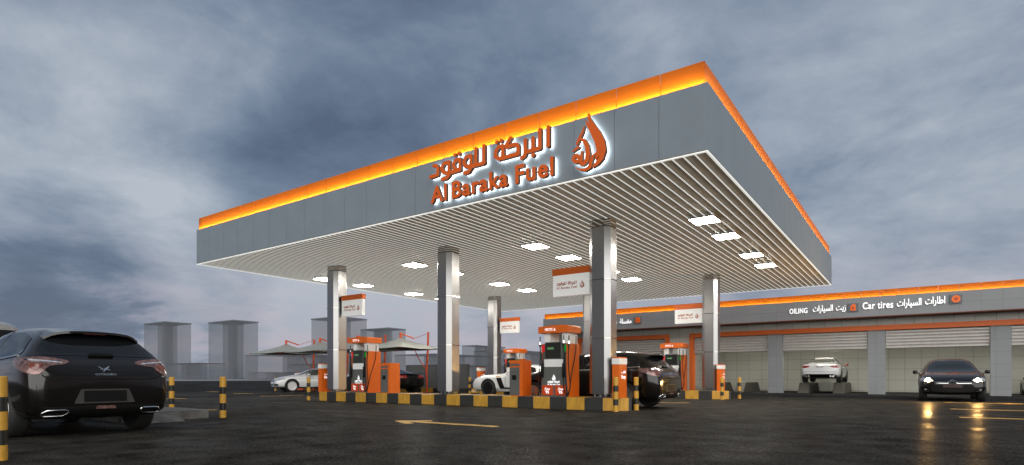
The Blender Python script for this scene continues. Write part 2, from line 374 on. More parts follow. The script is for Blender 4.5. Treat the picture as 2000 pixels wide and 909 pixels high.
DROP = [
 [(-5.137, 5.853, .0055), (-5.117, 5.739, .0273), (-5.033, 5.589, .0382), (-4.925, 5.413, .0491), (-4.84, 5.225, .0527), (-4.815, 5.063, .0545), (-4.858, 4.933, .0509), (-4.941, 4.852, .0436), (-5.024, 4.805, .0218)],
 [(-5.176, 5.708, .0109), (-5.134, 5.622, .0309), (-5.04, 5.446, .0382), (-4.955, 5.257, .042), (-4.918, 5.112, .042), (-4.93, 5.011, .038), (-4.968, 4.941, .02)],
 [(-5.213, 5.615, .0091), (-5.252, 5.515, .0236), (-5.33, 5.396, .0273), (-5.373, 5.314, .0273)],
 [(-5.312, 5.399, .0182), (-5.218, 5.339, .0345), (-5.159, 5.219, .0436), (-5.134, 5.077, .0473), (-5.159, 4.962, .0473), (-5.235, 4.894, .0364), (-5.304, 4.909, .0218)],
 [(-5.463, 5.184, .0127), (-5.352, 5.24, .0291)], [(-5.266, 5.137, .0182), (-5.278, 5.048, .0255), (-5.287, 4.959, .0364)],
 [(-5.407, 4.865, .0055), (-5.304, 4.802, .0164), (-5.184, 4.777, .0309), (-5.1, 4.813, .0382), (-5.07, 4.927, .0382), (-5.041, 4.997, .0309), (-4.979, 5.04, .0164)],
 [(-5.326, 5.016, .034), (-5.338, 4.983, .034), (-5.37, 4.967, .034), (-5.41, 4.976, .034), (-5.442, 5.005, .034), (-5.454, 5.044, .034), (-5.442, 5.077, .034), (-5.41, 5.093, .034), (-5.37, 5.084, .034), (-5.338, 5.055, .034), (-5.326, 5.016, .034)]]
AR = {'station': '\ufe93\ufe8e', }
def ar(*forms): return ''.join(reversed(''.join(forms)))
AR_CARS = ar('\ufe8d\ufedf\ufeb4\ufef4\ufe8e\ufead\ufe8d\ufe95')          # as-sayyarat
AR_OIL = ar('\ufeaf\ufef3\ufe96'); AR_TYRE = ar('\ufe8d\ufec3\ufe8e\ufead\ufe8d\ufe95')
AR_WASH = ar('\ufee3\ufed0\ufeb4\ufee0\ufe94'); AR_CARS2 = ar('\ufeb3\ufef4\ufe8e\ufead\ufe8d\ufe95')
AR_PREM = ar('\ufee3\ufee4\ufe98\ufe8e\ufeaf'); AR_STOP = ar('\ufed7\ufed2')
# ------------------------------------------------------------------ world, camera, sun
SUN_EL, SUN_AZ = R(6), R(137)
w = bpy.data.worlds.new('World'); S.world = w; w.use_nodes = True; nt = w.node_tree; nt.nodes.clear()
N = nt.nodes.new; Lk = nt.links.new
out = N('ShaderNodeOutputWorld'); tc = N('ShaderNodeTexCoord')
sky = N('ShaderNodeTexSky'); sky.sky_type = 'NISHITA'; sky.sun_disc = False; sky.sun_elevation = SUN_EL; sky.sun_rotation = SUN_AZ
bg1 = N('ShaderNodeBackground'); bg1.inputs[1].default_value = .05; Lk(sky.outputs[0], bg1.inputs[0])
sep = N('ShaderNodeSeparateXYZ'); Lk(tc.outputs['Generated'], sep.inputs[0])
def math_(op, a, b=None, c=None):
    n = N('ShaderNodeMath'); n.operation = op
    for i, v in enumerate((a, b, c)):
        if v is None: continue
        if isinstance(v, (int, float)): n.inputs[i].default_value = v
        else: Lk(v, n.inputs[i])
    return n.outputs[0]
def mrange(v, a, b, c, d, smooth=True):
    n = N('ShaderNodeMapRange'); n.interpolation_type = 'SMOOTHSTEP' if smooth else 'LINEAR'
    for i, q in zip((1, 2, 3, 4), (a, b, c, d)): n.inputs[i].default_value = q
    Lk(v, n.inputs[0]); return n.outputs[0]
zc = math_('MAXIMUM', sep.outputs[2], 0)
inv = math_('DIVIDE', 1, math_('ADD', zc, .22))
pv = N('ShaderNodeVectorMath'); pv.operation = 'SCALE'; Lk(tc.outputs['Generated'], pv.inputs[0]); Lk(inv, pv.inputs['Scale'])
def noise(vec, sc, det, rough, dist, off=(0, 0, 0), scl=(1, 1, 1)):
    mp = N('ShaderNodeMapping'); mp.inputs['Location'].default_value = off; mp.inputs['Scale'].default_value = scl; Lk(vec, mp.inputs[0])
    n = N('ShaderNodeTexNoise'); n.inputs['Scale'].default_value = sc; n.inputs['Detail'].default_value = det
    n.inputs['Roughness'].default_value = rough; n.inputs['Distortion'].default_value = dist; Lk(mp.outputs[0], n.inputs['Vector']); return n.outputs[0]
n1 = noise(pv.outputs[0], 1.25, 10, .6, .35, (3.1, 1.7, .4))
n2 = noise(pv.outputs[0], 3.0, 10, .62, .3, (8.2, 4.4, 2.0))
# large masses placed by compass direction
def blob(az, el, rad, hard):
    d = Vector((math.sin(R(az))*math.cos(R(el)), math.cos(R(az))*math.cos(R(el)), math.sin(R(el))))
    n = N('ShaderNodeVectorMath'); n.operation = 'DOT_PRODUCT'; Lk(tc.outputs['Generated'], n.inputs[0]); n.inputs[1].default_value = d
    return mrange(n.outputs['Value'], math.cos(R(rad)), math.cos(R(hard)), 0, 1)
# positive = lighter
acc = math_('MULTIPLY', math_('SUBTRACT', n1, .5), 2.1)
acc = math_('ADD', acc, math_('MULTIPLY', math_('SUBTRACT', n2, .5), 1.45))
CAMAZ = -35.04
for az, el, r0, r1, k in ((-38, 13, 16, 3, .5), (-31, 11, 9, 2, .25), (-15, 16, 13, 2, -.6), (-30, 22, 12, 3, .22), (-26, 12, 6, 1, -.2), (-36, 6.5, 7, 1, -.62), (-15, 7, 10, 2, .9), (-37, 7.5, 9, 2, -.42), (-2, 9, 12, 3, .4), (-44, 6, 7, 1, -.5),
                          (-10, 24, 22, 4, -.30), (12, 28, 20, 4, -.16), (38, 14, 24, 5, .26), (-14, 8, 15, 3, .7), (10, 7, 14, 3, .45), (38, 5, 16, 3, .3)):
    acc = math_('ADD', acc, math_('MULTIPLY', blob(az+CAMAZ, el, r0, r1), k))
cr = N('ShaderNodeValToRGB'); el = cr.color_ramp.elements
fac = mrange(acc, -1.0, 1.0, 0, 1, False); Lk(fac, cr.inputs[0])
el[0].position = .12; el[0].color = (.075, .105, .160, 1); el[1].position = .95; el[1].color = (.38, .42, .475, 1)
for p, c in ((.34, (.118, .158, .228)), (.52, (.175, .222, .295)), (.72, (.268, .312, .38))): e = el.new(p); e.color = (*c, 1)
hz = N('ShaderNodeMix'); hz.data_type = 'RGBA'; Lk(cr.outputs[0], hz.inputs[6])
warm = N('ShaderNodeMix'); warm.data_type = 'RGBA'; warm.inputs[6].default_value = (.31, .33, .39, 1); warm.inputs[7].default_value = (.37, .335, .39, 1)
Lk(mrange(n2, .35, .65, 0, 1), warm.inputs[0]); Lk(warm.outputs[2], hz.inputs[7])
hf = math_('MULTIPLY', mrange(zc, .0, .26, .85, 0), mrange(fac, .25, .58, .12, 1)); Lk(hf, hz.inputs[0])
bg2 = N('ShaderNodeBackground'); bk = N('ShaderNodeMix'); bk.data_type = 'RGBA'; bk.blend_type = 'MULTIPLY'; bk.inputs[7].default_value = (.42, .34, .28, 1)
dt = N('ShaderNodeVectorMath'); dt.operation = 'DOT_PRODUCT'; Lk(tc.outputs['Generated'], dt.inputs[0]); dt.inputs[1].default_value = (-.574, .8188, 0)
Lk(mrange(dt.outputs['Value'], .15, -.55, 0, 1), bk.inputs[0]); Lk(hz.outputs[2], bk.inputs[6])
Lk(bk.outputs[2], bg2.inputs[0]); bg2.inputs[1].default_value = 1.3
mx = N('ShaderNodeMixShader'); mx.inputs[0].default_value = .93; Lk(bg1.outputs[0], mx.inputs[1]); Lk(bg2.outputs[0], mx.inputs[2]); Lk(mx.outputs[0], out.inputs[0])
cam = bpy.data.cameras.new('camera'); co = bpy.data.objects.new('camera', cam); COL.objects.link(co)
co.location = (0, 0, .8); co.rotation_euler = (R(90), 0, R(35.04)); cam.sensor_width = 36; cam.lens = 36*1128/2000
cam.shift_y = (738-454.5)/2000; cam.clip_end = 6000; cam.clip_start = .05; S.camera = co
sun = bpy.data.lights.new('sun', 'SUN'); sun.energy = 5.0; sun.angle = R(100); sun.color = (1, .985, .95)
so = bpy.data.objects.new('sun', sun); COL.objects.link(so); so.rotation_euler = (R(84), 0, R(43))
S.view_settings.view_transform = 'Standard'; S.view_settings.look = 'None'; S.view_settings.exposure = 0; S.view_settings.gamma = 1
S.cycles.use_denoising = True; S.cycles.max_bounces = 6; S.cycles.sample_clamp_indirect = 6; S.cycles.caustics_reflective = False
S.cycles.use_light_tree = True
# ------------------------------------------------------------------ ground
def sheet(name, mat_, x0, x1, y0, y1, z, nx=1, kind='structure'):
    o = MB(); o._add([(x0, y0, z), (x1, y0, z), (x1, y1, z), (x0, y1, z)], [(0, 1, 2, 3)]); o = o.build(name, mat_); tag(o, kind=kind); return o
sheet('ground', M['far'], -2500, 2500, -2500, 2500, -.3)
sheet('road', M['road'], -150, 120, -60, 150, -.012)
b = MB(); b.prism([(-29.5, -20), (25, -20), (25, 26.3), (-33, 26.3), (-33, 14)], -.10, 0, 'z')
tag(b.build('forecourt', M['asphalt']), kind='structure')
b = MB()
for pts in ([(-7.9, 7.62), (-7.38, 7.95), (-7.30, 7.83), (-7.62, 7.66), (-5.62, 7.66), (-5.62, 7.50), (-7.62, 7.50), (-7.2, 7.28), (-7.3, 7.16), (-7.9, 7.5)],):
    b.prism(pts, .0, .004, 'z')
tag(b.build('road_arrow', M['line']), kind='structure')
for k, (x, y, L) in enumerate(((.70, 14.75, 2.6), (.70, 18.5, 2.9), (.70, 23.3, 2.1))):
    b = MB(); b.prism([(x, y-.08), (x+L-.5, y-.08), (x+L-.7, y-.3), (x+L-.5, y-.34), (x+L+.05, y), (x+L-.5, y+.34), (x+L-.7, y+.3), (x+L-.5, y+.08), (x, y+.08)], .0, .004, 'z')
    tag(b.build('road_arrow', M['line']), kind='structure')
for x0, y0, x1, y1, wd in ((-33.0, 16.9, -32.4, 17.3, .3), (-28.2, 15.8, -27.4, 16.3, .25), (-22.7, 13.9, -23.1, 16.2, .12), (-23.5, 10.4, -22.8, 10.9, .1), (-14.6, 7.3, -14.2, 7.5, .1), (-6.9, 17.7, -5.9, 18.2, .1), (-13, 17.7, -12, 18.2, .1), (-19.5, 18.2, -17.2, 18.2, .12)):
    d = Vector((x1-x0, y1-y0)).normalized(); n = Vector((-d.y, d.x))*wd/2
    b = MB(); b.prism([(x0-n.x, y0-n.y), (x1-n.x, y1-n.y), (x1+n.x, y1+n.y), (x0+n.x, y0+n.y)], .0, .004, 'z')
    tag(b.build('road_marking', M['line']), kind='structure')
# raised stone island by the near car
b = MB(); b.prism([(-17.5, 4.4), (-11.5, 4.4), (-11.5, 5.92), (-17.5, 5.92)], 0, .17, 'z'); b.prism([(-14.8, -1), (-14.15, -1), (-14.15, 4.38), (-14.8, 4.38)], 0, .165, 'z')
kb = b.build('stone_kerb', M['stone']); tag(kb, 'low rough grey stone kerb island beside the near dark hatchback', 'kerb')
b = MB(); b.prism([(-11.5, 0), (-11.02, 0), (-11.5, .16)], 4.55, 5.25, 'y')
for i in range(4): b.prism([(-11.5, .005), (-11.05, .005), (-11.5, .168)], 4.62+i*.16, 4.68+i*.16, 'y')
b.build('ramp_plate', M['stone'], kb)
# ------------------------------------------------------------------ canopy
ZS, ZT, ZM = 4.706, 6.270, 5.854
CX0, CX1, CY0, CY1 = -20.2, -2.925, 9.99, 27.46
can = empty('fuel_canopy', (-11.5, 18.7, 0), 0, 'large flat station roof with grey fascia, glowing orange top band and slatted underside', 'canopy')
def at(o, par):
    o.parent = par; o.matrix_parent_inverse = Matrix.Translation(-par.location); return o
def canopy_side(horizontal, a0, a1, c, outward, n):
    """fascia panels and recessed orange band along one side"""
    f = MB(); g = MB(); led = MB(); lip = MB(); t = .012; rc = .078
    for i in range(n):
        gp = .006 if horizontal else .0015; p, q = a0+(a1-a0)*i/n+gp, a0+(a1-a0)*(i+1)/n-gp
        for mb, z0, z1, off in ((f, ZS, ZM, 0), (g, ZM-.02, ZT, rc)):
            lo, hi = sorted((c-outward*off, c-outward*(off+t)))
            p2, q2 = (p, min(q, a1-off))
            if not horizontal: p2, q2 = max(p2, a0+off+.004), min(q2, a1-off-.004)
            mb.box(*((p2, q2, lo, hi) if horizontal else (lo, hi, p2, q2)), z0, z1)
        lo, hi = sorted((c-outward*.016, c-outward*.042)); pa, qa = max(p, a0+.06), min(q, a1-.06)
        v = [(pa, lo), (qa, lo), (qa, hi), (pa, hi)] if horizontal else [(lo, pa), (hi, pa), (hi, qa), (lo, qa)]
        led._add([(x, y, ZM-.012) for x, y in v], [(0, 1, 2, 3)])
    lo, hi = sorted((c-outward*.013, c-outward*.0765)); lip.box(*((a0+.03, a1-.03, lo, hi) if horizontal else (lo, hi, a0+.08, a1-.08)), ZM-.04, ZM-.016)
    lo, hi = sorted((c-outward*.0125, c-outward*.0128)); lip.box(*((a0+.02, a1-.02, lo, hi) if horizontal else (lo, hi, a0+.02, a1-.02)), ZS+.04, ZM-.001)
    return f, g, led, lip
sides = ((True, CX0, CX1, CY0, -1, 20), (False, CY0, CY1, CX1, 1, 20), (True, CX0, CX1, CY1, 1, 20), (False, CY0, CY1, CX0, -1, 20))
for i, s in enumerate(sides):
    f, g, led, lip = canopy_side(*s)
    at(f.build('fascia', M['grey']), can); at(g.build('light_band', M['orange_band']), can); at(led.build('led_strip', M['ledo']), can); at(lip.build('led_channel', M['grey']), can)
b = MB(); b.box(CX0+.053, CX1-.053, CY0+.053, CY1-.053, ZM-.1, ZM-.03); b.box(CX0+.3, CX1-.3, CY0+.3, CY1-.3, ZT-.12, ZT-.08)
at(b.build('roof_deck', M['dark']), can)
b = MB(); b.box(CX0+.02, CX1-.02, CY0+.02, CY1-.02, ZS+.015, ZS+.03, 0)
at(b.build('ceiling', M['ceiling']), can)
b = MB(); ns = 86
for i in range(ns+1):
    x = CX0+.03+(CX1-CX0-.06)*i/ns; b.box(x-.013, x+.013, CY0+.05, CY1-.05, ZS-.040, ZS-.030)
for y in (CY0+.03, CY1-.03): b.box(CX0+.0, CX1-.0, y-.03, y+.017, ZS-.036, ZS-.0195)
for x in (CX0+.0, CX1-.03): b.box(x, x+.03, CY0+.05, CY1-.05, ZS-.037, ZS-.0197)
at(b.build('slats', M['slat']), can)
pts = lambda h, c: [(-h, -h+c), (-h+c, -h), (h-c, -h), (h, -h+c), (h, h-c), (h-c, h), (-h+c, h), (-h, h-c)]
def column(x, y):
    p = MB(); zs = [.395, 1.76, 3.20, 4.48]
    for z0, z1 in zip(zs, zs[1:]): p.prism([(x+u, y+v) for u, v in pts(.285, .12)], z0+.012, z1-.012, 'z')
    p.prism([(x+u, y+v) for u, v in pts(.25, .11)], .39, 4.49, 'z')
    c = at(p.build('column', M['steel']), can)
    for z in (1.76, 3.20): MB().prism([(x+u, y+v) for u, v in pts(.295, .12)], z-.011, z+.011, 'z').build('column_ring', M['mirror'], c)
    q = MB(); q.prism([(x+u, y+v) for u, v in pts(.28, .12)], 4.50, ZS-.036, 'z'); q.build('column_cap', M['mirror'], c)
    q = MB(); q.box(x-.2, x+.2, y-.2, y+.2, .312, .335)
    for u in (-.15, 0, .15):
        for v in (-.15, .15): q.cyl((x+u, y+v, .33), (x+u, y+v, .40), .022)
    q.box(x-.1, x+.1, y-.1, y+.1, .334, .41)
    q.build('column_base', M['bolt'], c)
YR1, YR2 = 13.02, 22.2
for x in (-6.37, -11.45, -16.6):
    for y in (YR1, YR2): column(x, y)
ns_ = {-4.25: 'right', -9.15: 'second from right', -14.05: 'second from left', -18.95: 'leftmost'}
k = 0
l0 = None
for x in (-4.25, -9.15, -14.05, -18.95):
    for j, y in enumerate((14.25, 16.2, 19.15, 21.2)):
        lab = 'square white ceiling light, %s in the %s row under the roof' % (('nearest', 'second nearest', 'third nearest', 'farthest')[j], ns_[x] if x != -4.25 else 'rightmost')
        if l0 is None:
            l0 = empty('ceiling_light', (x, y, ZS-.06), 0, lab, 'light', 'square lights in the canopy ceiling')
            q = MB()
            for d in ((-.31, .31, -.31, -.29), (-.31, .31, .29, .31), (-.31, -.29, -.29, .29), (.29, .31, -.29, .29)): q.box(*d, -.008, .075)
            q.build('frame', M['white'], l0)
            MB().box(-.289, .289, -.289, .289, -.016, .012).build('diffuser', M['lampw'], l0)
        else:
            o = copy_tree(l0); o.location = (x, y, ZS-.06); o['label'] = lab
# big fascia sign
sg = empty('illuminated_sign', (-7, CY0, 5.3), 0, 'orange halo lit Arabic and English lettering with drop emblem on the front fascia', 'sign')
yf = CY0-.145
def signpart(name, me, y):
    o = link(name, me); o.location = (0, y, 0); o.parent = sg; o.matrix_parent_inverse = Matrix.Translation(-sg.location); return o
a = signpart('arabic_lettering', stroke_mesh('arabic_lettering', ARAB, .0125, 0, .085, [M['sign_o'], M['lside']]), yf)
for wd, xa, xb in (('Al', -9.185, -8.73), ('Baraka', -8.54, -7.03), ('Fuel', -6.81, -5.92)):
    signpart('word', text_mesh(wd, 'word', xa, xb, 4.83, .355, .085, [M['sign_o'], M['lside']], bold=.042, space=1.1), yf)
    signpart('halo_tube', text_mesh(wd, 'halo', xa, xb, 4.83, .355, 0, [M['halo']], bold=.036, space=1.1), CY0-.05)
d = signpart('emblem', stroke_mesh('emblem', DROP, .0115, 0, .085, [M['sign_o'], M['lside']]), yf)
signpart('halo_tube', stroke_mesh('halo', ARAB, .02, -.002, .0, [M['halo']]), CY0-.05)
signpart('halo_tube', stroke_mesh('halo', DROP, .02, -.002, .0, [M['halo']]), CY0-.05)
# small logo meshes shared by pumps and flag signs: unit width 1, origin at left base
def logo(matl, withtext=True, rel=1.0):
    mb = bmesh.new()
    return None
LOGO_W = -4.7+9.21
def small_logo(parent, mtl, x0, x1, zc, y, layout='side', name='logo'):
    """arabic + latin lines with the drop; layout side = drop at right, top = drop above"""
    wd = x1-x0
    if layout == 'side':
        s = wd/LOGO_W
        for strokes, stp in ((ARAB, .022), (DROP, .02)):
            key = (id(strokes), mtl.name, round(s, 4))
            me = stroke_mesh(name, strokes, stp, .004, .004/s*0, [mtl], sx=s, ox=x0+9.21*s, oz=zc-5.3*s)
            o = link(name, me, parent); o.location = (0, y, 0)
        me = text_mesh('Al Baraka Fuel', name, x0+.01*s, x0+3.3*s, zc+(4.83-5.3)*s, .35*s, 0, [mtl], bold=.03, space=1.1)
        o = link(name, me, parent); o.location = (0, y, 0)
    else:
        s = wd/3.31; dr = .80*s*1.12
        me = stroke_mesh(name, ARAB, .022, .006, 0, [mtl], sx=s, ox=x0+9.21*s, oz=zc-5.3*s)
        link(name, me, parent).location = (0, y, 0)
        me = text_mesh('Al Baraka Fuel', name, x0+.01*s, x1, zc+(4.83-5.3)*s, .36*s, 0, [mtl], bold=.03, space=1.1)
        link(name, me, parent).location = (0, y, 0)
        s2 = s*1.25; cx = (x0+x1)/2
        me = stroke_mesh(name, DROP, .02, .006, 0, [mtl], sx=s2, ox=cx+5.13*s2, oz=zc+.60*s-4.75*s2)
        link(name, me, parent).location = (0, y, 0)
# ------------------------------------------------------------------ pump islands
def island(y0, y1, label, grp='painted pump islands'):
    i = empty('pump_island', (-11.5, (y0+y1)/2, 0), 0, label, 'island', grp)
    xa, xb, c = -17.45, -5.62, .42
    b = MB(); poly = [(xa, y0+c), (xa+c, y0), (xb-c*1.3, y0), (xb, y0+c), (xb, y1-c), (xb-c*1.3, y1), (xa+c, y1), (xa, y1-c)]
    b.prism(poly, 0, .31, 'z')
    o = b.build('kerb', M['kerb']); o.parent = i; o.matrix_parent_inverse = Matrix.Translation(-i.location)
    md = o.modifiers.new('bevel', 'BEVEL'); md.width = .015; md.segments = 2
    return i
island(12.6, 13.44, 'near pump island with black and yellow painted kerb blocks')
island(21.62, 22.5, 'far pump island with black and yellow kerb, beyond the white muscle car')
# ------------------------------------------------------------------ pumps
def make_pump(label):
    p = empty('fuel_pump', (0, 0, 0), 0, label, 'fuel pump', 'fuel pumps on the islands')
    # local: front face y=0, x from -.41 to .41, depth .56, z from island top
    b = MB(); b.prism([(0, 0), (.56, 0), (.56, 1.38), (.0, 1.38), (-.0, .75)], -.40, .34, 'x')
    body = MB().box(-.365, .345, .02, .54, 0, 1.36, b=.008).build('body', M['pumpgrey'], p)
    b.bm.free()
    # flared lower front
    q = MB(); q.prism([(-.41, 0), (.40, 0), (.345, .76), (-.345, .76)], -.012, .02, 'y'); q.build('front_panel', M['pumpgrey'], p)
    MB().box(.346, .41, .0, .56, 0, 1.36, b=.004).build('side_panel', M['orange'], p)
    MB().box(-.41, -.366, .025, .56, 0, 1.36, b=.004).build('side_panel', M['orange'], p)
    # uprights
    MB().box(-.325, -.155, .03, .50, 1.36, 1.635).build('upright', M['white'], p)
    MB().box(.205, .385, .03, .50, 1.36, 1.635).build('upright', M['white'], p)
    # header
    hp = [(-.46, 1.632), (.45, 1.632), (.45, 1.785), (.40, 1.815), (.28, 1.83), (.0, 1.83), (-.46, 1.80)]
    h = MB(); h.prism(hp, -.05, .58, 'y'); hd = h.build('header', M['orange'], p)
    small_logo(hd, M['textw'], -.26, .06, 1.722, -.056, name='logo')
    # display
    MB().box(-.275, .225, -.03, .02, .965, 1.40, b=.01).build('display_frame', M['pumpgrey'], p)
    s = MB().box(-.255, .205, -.036, -.028, .985, 1.385, b=.002).build('display', M['screen'], p)
    MB().box(-.19, .0, -.041, -.035, 1.21, 1.265).build('readout', M['lcd'], s)
    MB().box(-.30, .255, -.02, .02, .765, .96, b=.004).build('white_panel', M['white'], p)
    MB().box(-.36, -.295, -.014, .02, 1.16, 1.33).build('indicator', M['red_ind'], p)
    MB().box(.265, .335, -.014, .02, 1.16, 1.33).build('indicator', M['green_ind'], p)
    o = empty('front_graphic'); bpy.data.objects.remove(o)
    small_logo(p, M['textw'], -.20, .17, .355, -.018, layout='top', name='logo')
    for x0, x1 in ((-.365, -.03), (.03, .365)):
        r = MB().box(x0, x1, -.028, -.011, .04, .30, b=.006).build('grade_plate', M['redpanel'], p)
        c = (x0+x1)/2
        link('lettering', text_mesh(AR_PREM, 'lettering', c-.085, c+.075, .185, .06, 0, [M['textw']], bold=.03), r).location = (0, -.031, 0)
        link('lettering', text_mesh('95', 'lettering', c-.05, c+.05, .085, .075, 0, [M['textw']], bold=.03), r).location = (0, -.031, 0)
    # nozzles
    for sx in (-1, 1):
        x = -.335 if sx < 0 else .30
        n = MB(); n.box(x-.035, x+.03, -.085, -.02, .50, .86, b=.015); n.tube([(x, -.05, .84), (x+.01*sx, -.06, .98), (x+.03*sx, -.03, 1.12)], .016)
        nz = n.build('nozzle', M['black_pl'], p, smooth=40)
        hx = x + (.0 if sx < 0 else .0)
        # hose with breakaway fitting
        ox = -.42 if sx < 0 else .43
        h1 = [(ox, -.02, 1.55), (ox, -.02, 1.30), (ox-.01*sx, -.03, .95), (ox+.02*sx, -.04, .6), (ox+.06*sx if sx > 0 else ox-.03, -.06, .25), (ox-.01*sx, -.09, .06), (x+.10*sx, -.10, .05), (x+.03*sx, -.10, .2), (x, -.09, .5)]
        def smooth(P, n=6):
            P = [Vector(v) for v in P]; P = [P[0]]+P+[P[-1]]; o = []
            for i in range(1, len(P)-2):
                for k in range(n):
                    t = k/n; a, b_, c_, d_ = P[i-1:i+3]
                    o.append(.5*((2*b_)+(-a+c_)*t+(2*a-5*b_+4*c_-d_)*t*t+(-a+3*b_-3*c_+d_)*t**3))
            o.append(P[-2]); return o
        hs = MB().tube(smooth(h1), .013, 6).build('hose', M['black_pl'], p, smooth=60)
        q = MB(); q.cyl((ox, -.02, 1.28), (ox, -.02, 1.34), .02, .042, 10); q.cyl((ox, -.02, 1.34), (ox, -.02, 1.42), .042, .02, 10)
        q.build('breakaway_fitting', M['chrome'], hs, smooth=30)
        # side hose hanging over the right panel
        if sx > 0:
            h2 = [(.30, -.052, 1.56), (.30, -.06, 1.3), (.33, -.05, .9), (.36, -.05, .4), (.39, -.06, .12), (.42, -.06, .04), (.455, -.04, .14), (.445, .10, .6), (.44, .30, 1.1), (.44, .34, 1.55)]
            hs2 = MB().tube(smooth(h2), .012, 6).build('hose', M['black_pl'], p, smooth=60)
            q = MB(); q.cyl((.30, -.056, 1.30), (.30, -.056, 1.36), .02, .04, 10); q.cyl((.30, -.056, 1.36), (.30, -.056, 1.43), .04, .02, 10)
            q.build('breakaway_fitting', M['chrome'], hs2, smooth=30)
    return p
p0 = make_pump('fuel pump beside the right near column, dark car behind it')
p0.location = (-7.58, 12.70, .31)
for loc, lab in (((-15.06, 12.70, .31), 'fuel pump beside the left near column, grey and orange'), ((-15.25, 21.75, .31), 'small distant fuel pump seen over the white muscle car'),
                 ((-7.72, 21.75, .31), 'distant fuel pump between the dark hatchback tail and the garage')):
    c = copy_tree(p0); c.location = loc; c['label'] = lab
# payment kiosks
def make_kiosk(label):
    p = empty('payment_kiosk', (0, 0, 0), 0, label, 'kiosk', 'payment kiosks by the pumps')
    MB().box(-.215, .215, .0, .42, 0, .955, b=.006).build('cabinet', M['orange'], p)
    q = MB(); q.box(-.205, .12, -.012, .0, .02, .765); q.box(-.205, .12, -.012, 0, .805-.0, .865); q.build('front_panel', M['pumpgrey'], p)
    q = MB(); q.box(.12, .2155, -.011, 0, .0, .955); q.box(-.2155, .12, -.011, 0, .87, .955); q.build('trim', M['orange'], p)
    MB().box(-.205, .12, -.015, -.012, .638, .644).build('door_seam', M['dark'], p)
    MB().box(-.12, .02, -.03, -.012, .43, .56, b=.01).build('card_screen', M['black_pl'], p)
    return p
k0 = make_kiosk('grey and orange payment kiosk, left of the right near pump'); k0.location = (-8.80, 12.74, .31)
k1 = copy_tree(k0); k1.location = (-13.85, 12.74, .31); k1['label'] = 'grey and orange payment kiosk, right of the left near pump'
# bins / air-water pedestals
def make_ped(label):
    p = empty('service_pedestal', (0, 0, 0), 0, label, 'pedestal', 'orange service pedestals at the island ends')
    b = MB().box(-.09, .09, -.22, .22, 0, .96, b=.004).build('cabinet', M['orange'], p)
    MB().box(-.098, .098, -.228, .228, .81, .955, b=.003).build('white_cap', M['white'], p)
    MB().box(-.085, .085, -.215, .215, .955, .985).build('top', M['orange'], p)
    q = MB(); q.box(-.09, .09, -.22, .22, 0, .1); q.bm.free()
    for zz, tx, hh in ((.60, AR_STOP, .07), (.47, 'Stop', .085)):
        me = text_mesh(tx, 'lettering', -.12, .12, zz, hh, 0, [M['textw']], bold=.03)
        for v in me.vertices: v.co = Vector((.0945, v.co.x+.02, v.co.z))
        link('lettering', me, b)
    return p
g0 = make_ped('orange service pedestal with white top, right of the near right column'); g0.location = (-5.90, 12.95, .31)
for loc, lab in (((-17.05, 12.86, .31), 'orange service pedestal at the left end of the near island'), ((-5.98, 22.08, .31), 'orange service pedestal at the right end of the far island'),
                 ((-17.25, 22.0, .31), 'small orange service pedestal at the far left column')):
    c = copy_tree(g0); c.location = loc; c['label'] = lab
# flag signs
def make_flag(label):
    p = empty('flag_sign', (0, 0, 0), 0, label, 'sign', 'flag signs fixed to the columns')
    b = MB().box(-.53, .53, -.06, .06, 0, .545, b=.004).build('panel', M['signw'], p)
    MB().box(-.545, .545, -.075, .075, .545, .715, b=.004).build('top_cap', M['orange'], p)
    small_logo(b, M['textr'], -.42, .40, .27, -.064, name='logo')
    return p
f0 = make_flag('white flag sign with orange top, large, left of the near right column'); f0.location = (-7.24, 13.0, 2.90)
MB().box(.53, .62, -.03, .03, .1, .6).build('bracket', M['dark'], f0)
for loc, lab, sx in (((-15.72, 13.0, 2.90), 'white flag sign with orange top on the left near column', 1), ((-15.70, 22.2, 2.90), 'white flag sign with orange top hanging at the far left column', 1),
                 ((-7.22, 22.2, 2.90), 'white flag sign with orange top in front of the garage fascia', 1)):
    c = copy_tree(f0); c.location = loc; c['label'] = lab
    if loc[0] < -10:
        for ch in list(c.children):
            if ch.name.startswith('bracket'): ch.location = (-1.15, 0, 0)
# bollards
def bollard(x, y, lab):
    global bo0
    if bo0 is None:
        b = MB(); b.cyl((0, 0, -.02), (0, 0, .805), .061, seg=24); b.cyl((0, 0, .805), (0, 0, .815), .061, .05, 24)
        bo0 = b.build('bollard', M['band'], None, smooth=40); o = bo0
    else: o = bo0.copy(); COL.objects.link(o)
    o.location = (x, y, 0); tag(o, lab, 'bollard', 'black and yellow striped bollards')
bo0 = None
for x, y, l in ((-11.39, 6.15, 'striped bollard standing alone between the dark hatchback and the near island'), (-15.0, 6.82, 'striped bollard behind the stone kerb, next to the near hatchback tail'),
                (-7.27, 1.73, 'nearest striped bollard, cut by the left picture edge'), (-17.65, 12.62, 'striped bollard at the left end of the near island'),
                (-5.80, 12.52, 'striped bollard in front of the near right orange pedestal'), (-5.66, 13.40, 'striped bollard beside the tail of the dark car at the island end'),
                (-5.76, 21.42, 'left striped bollard of the pair at the far island end'), (-5.52, 22.9, 'right striped bollard of the pair at the far island end'),
                (-17.95, 22.0, 'striped bollard just left of the white muscle car nose'), (-32.1, 20.6, 'small far striped bollard left of the white coupe')):
    bollard(x, y, l)
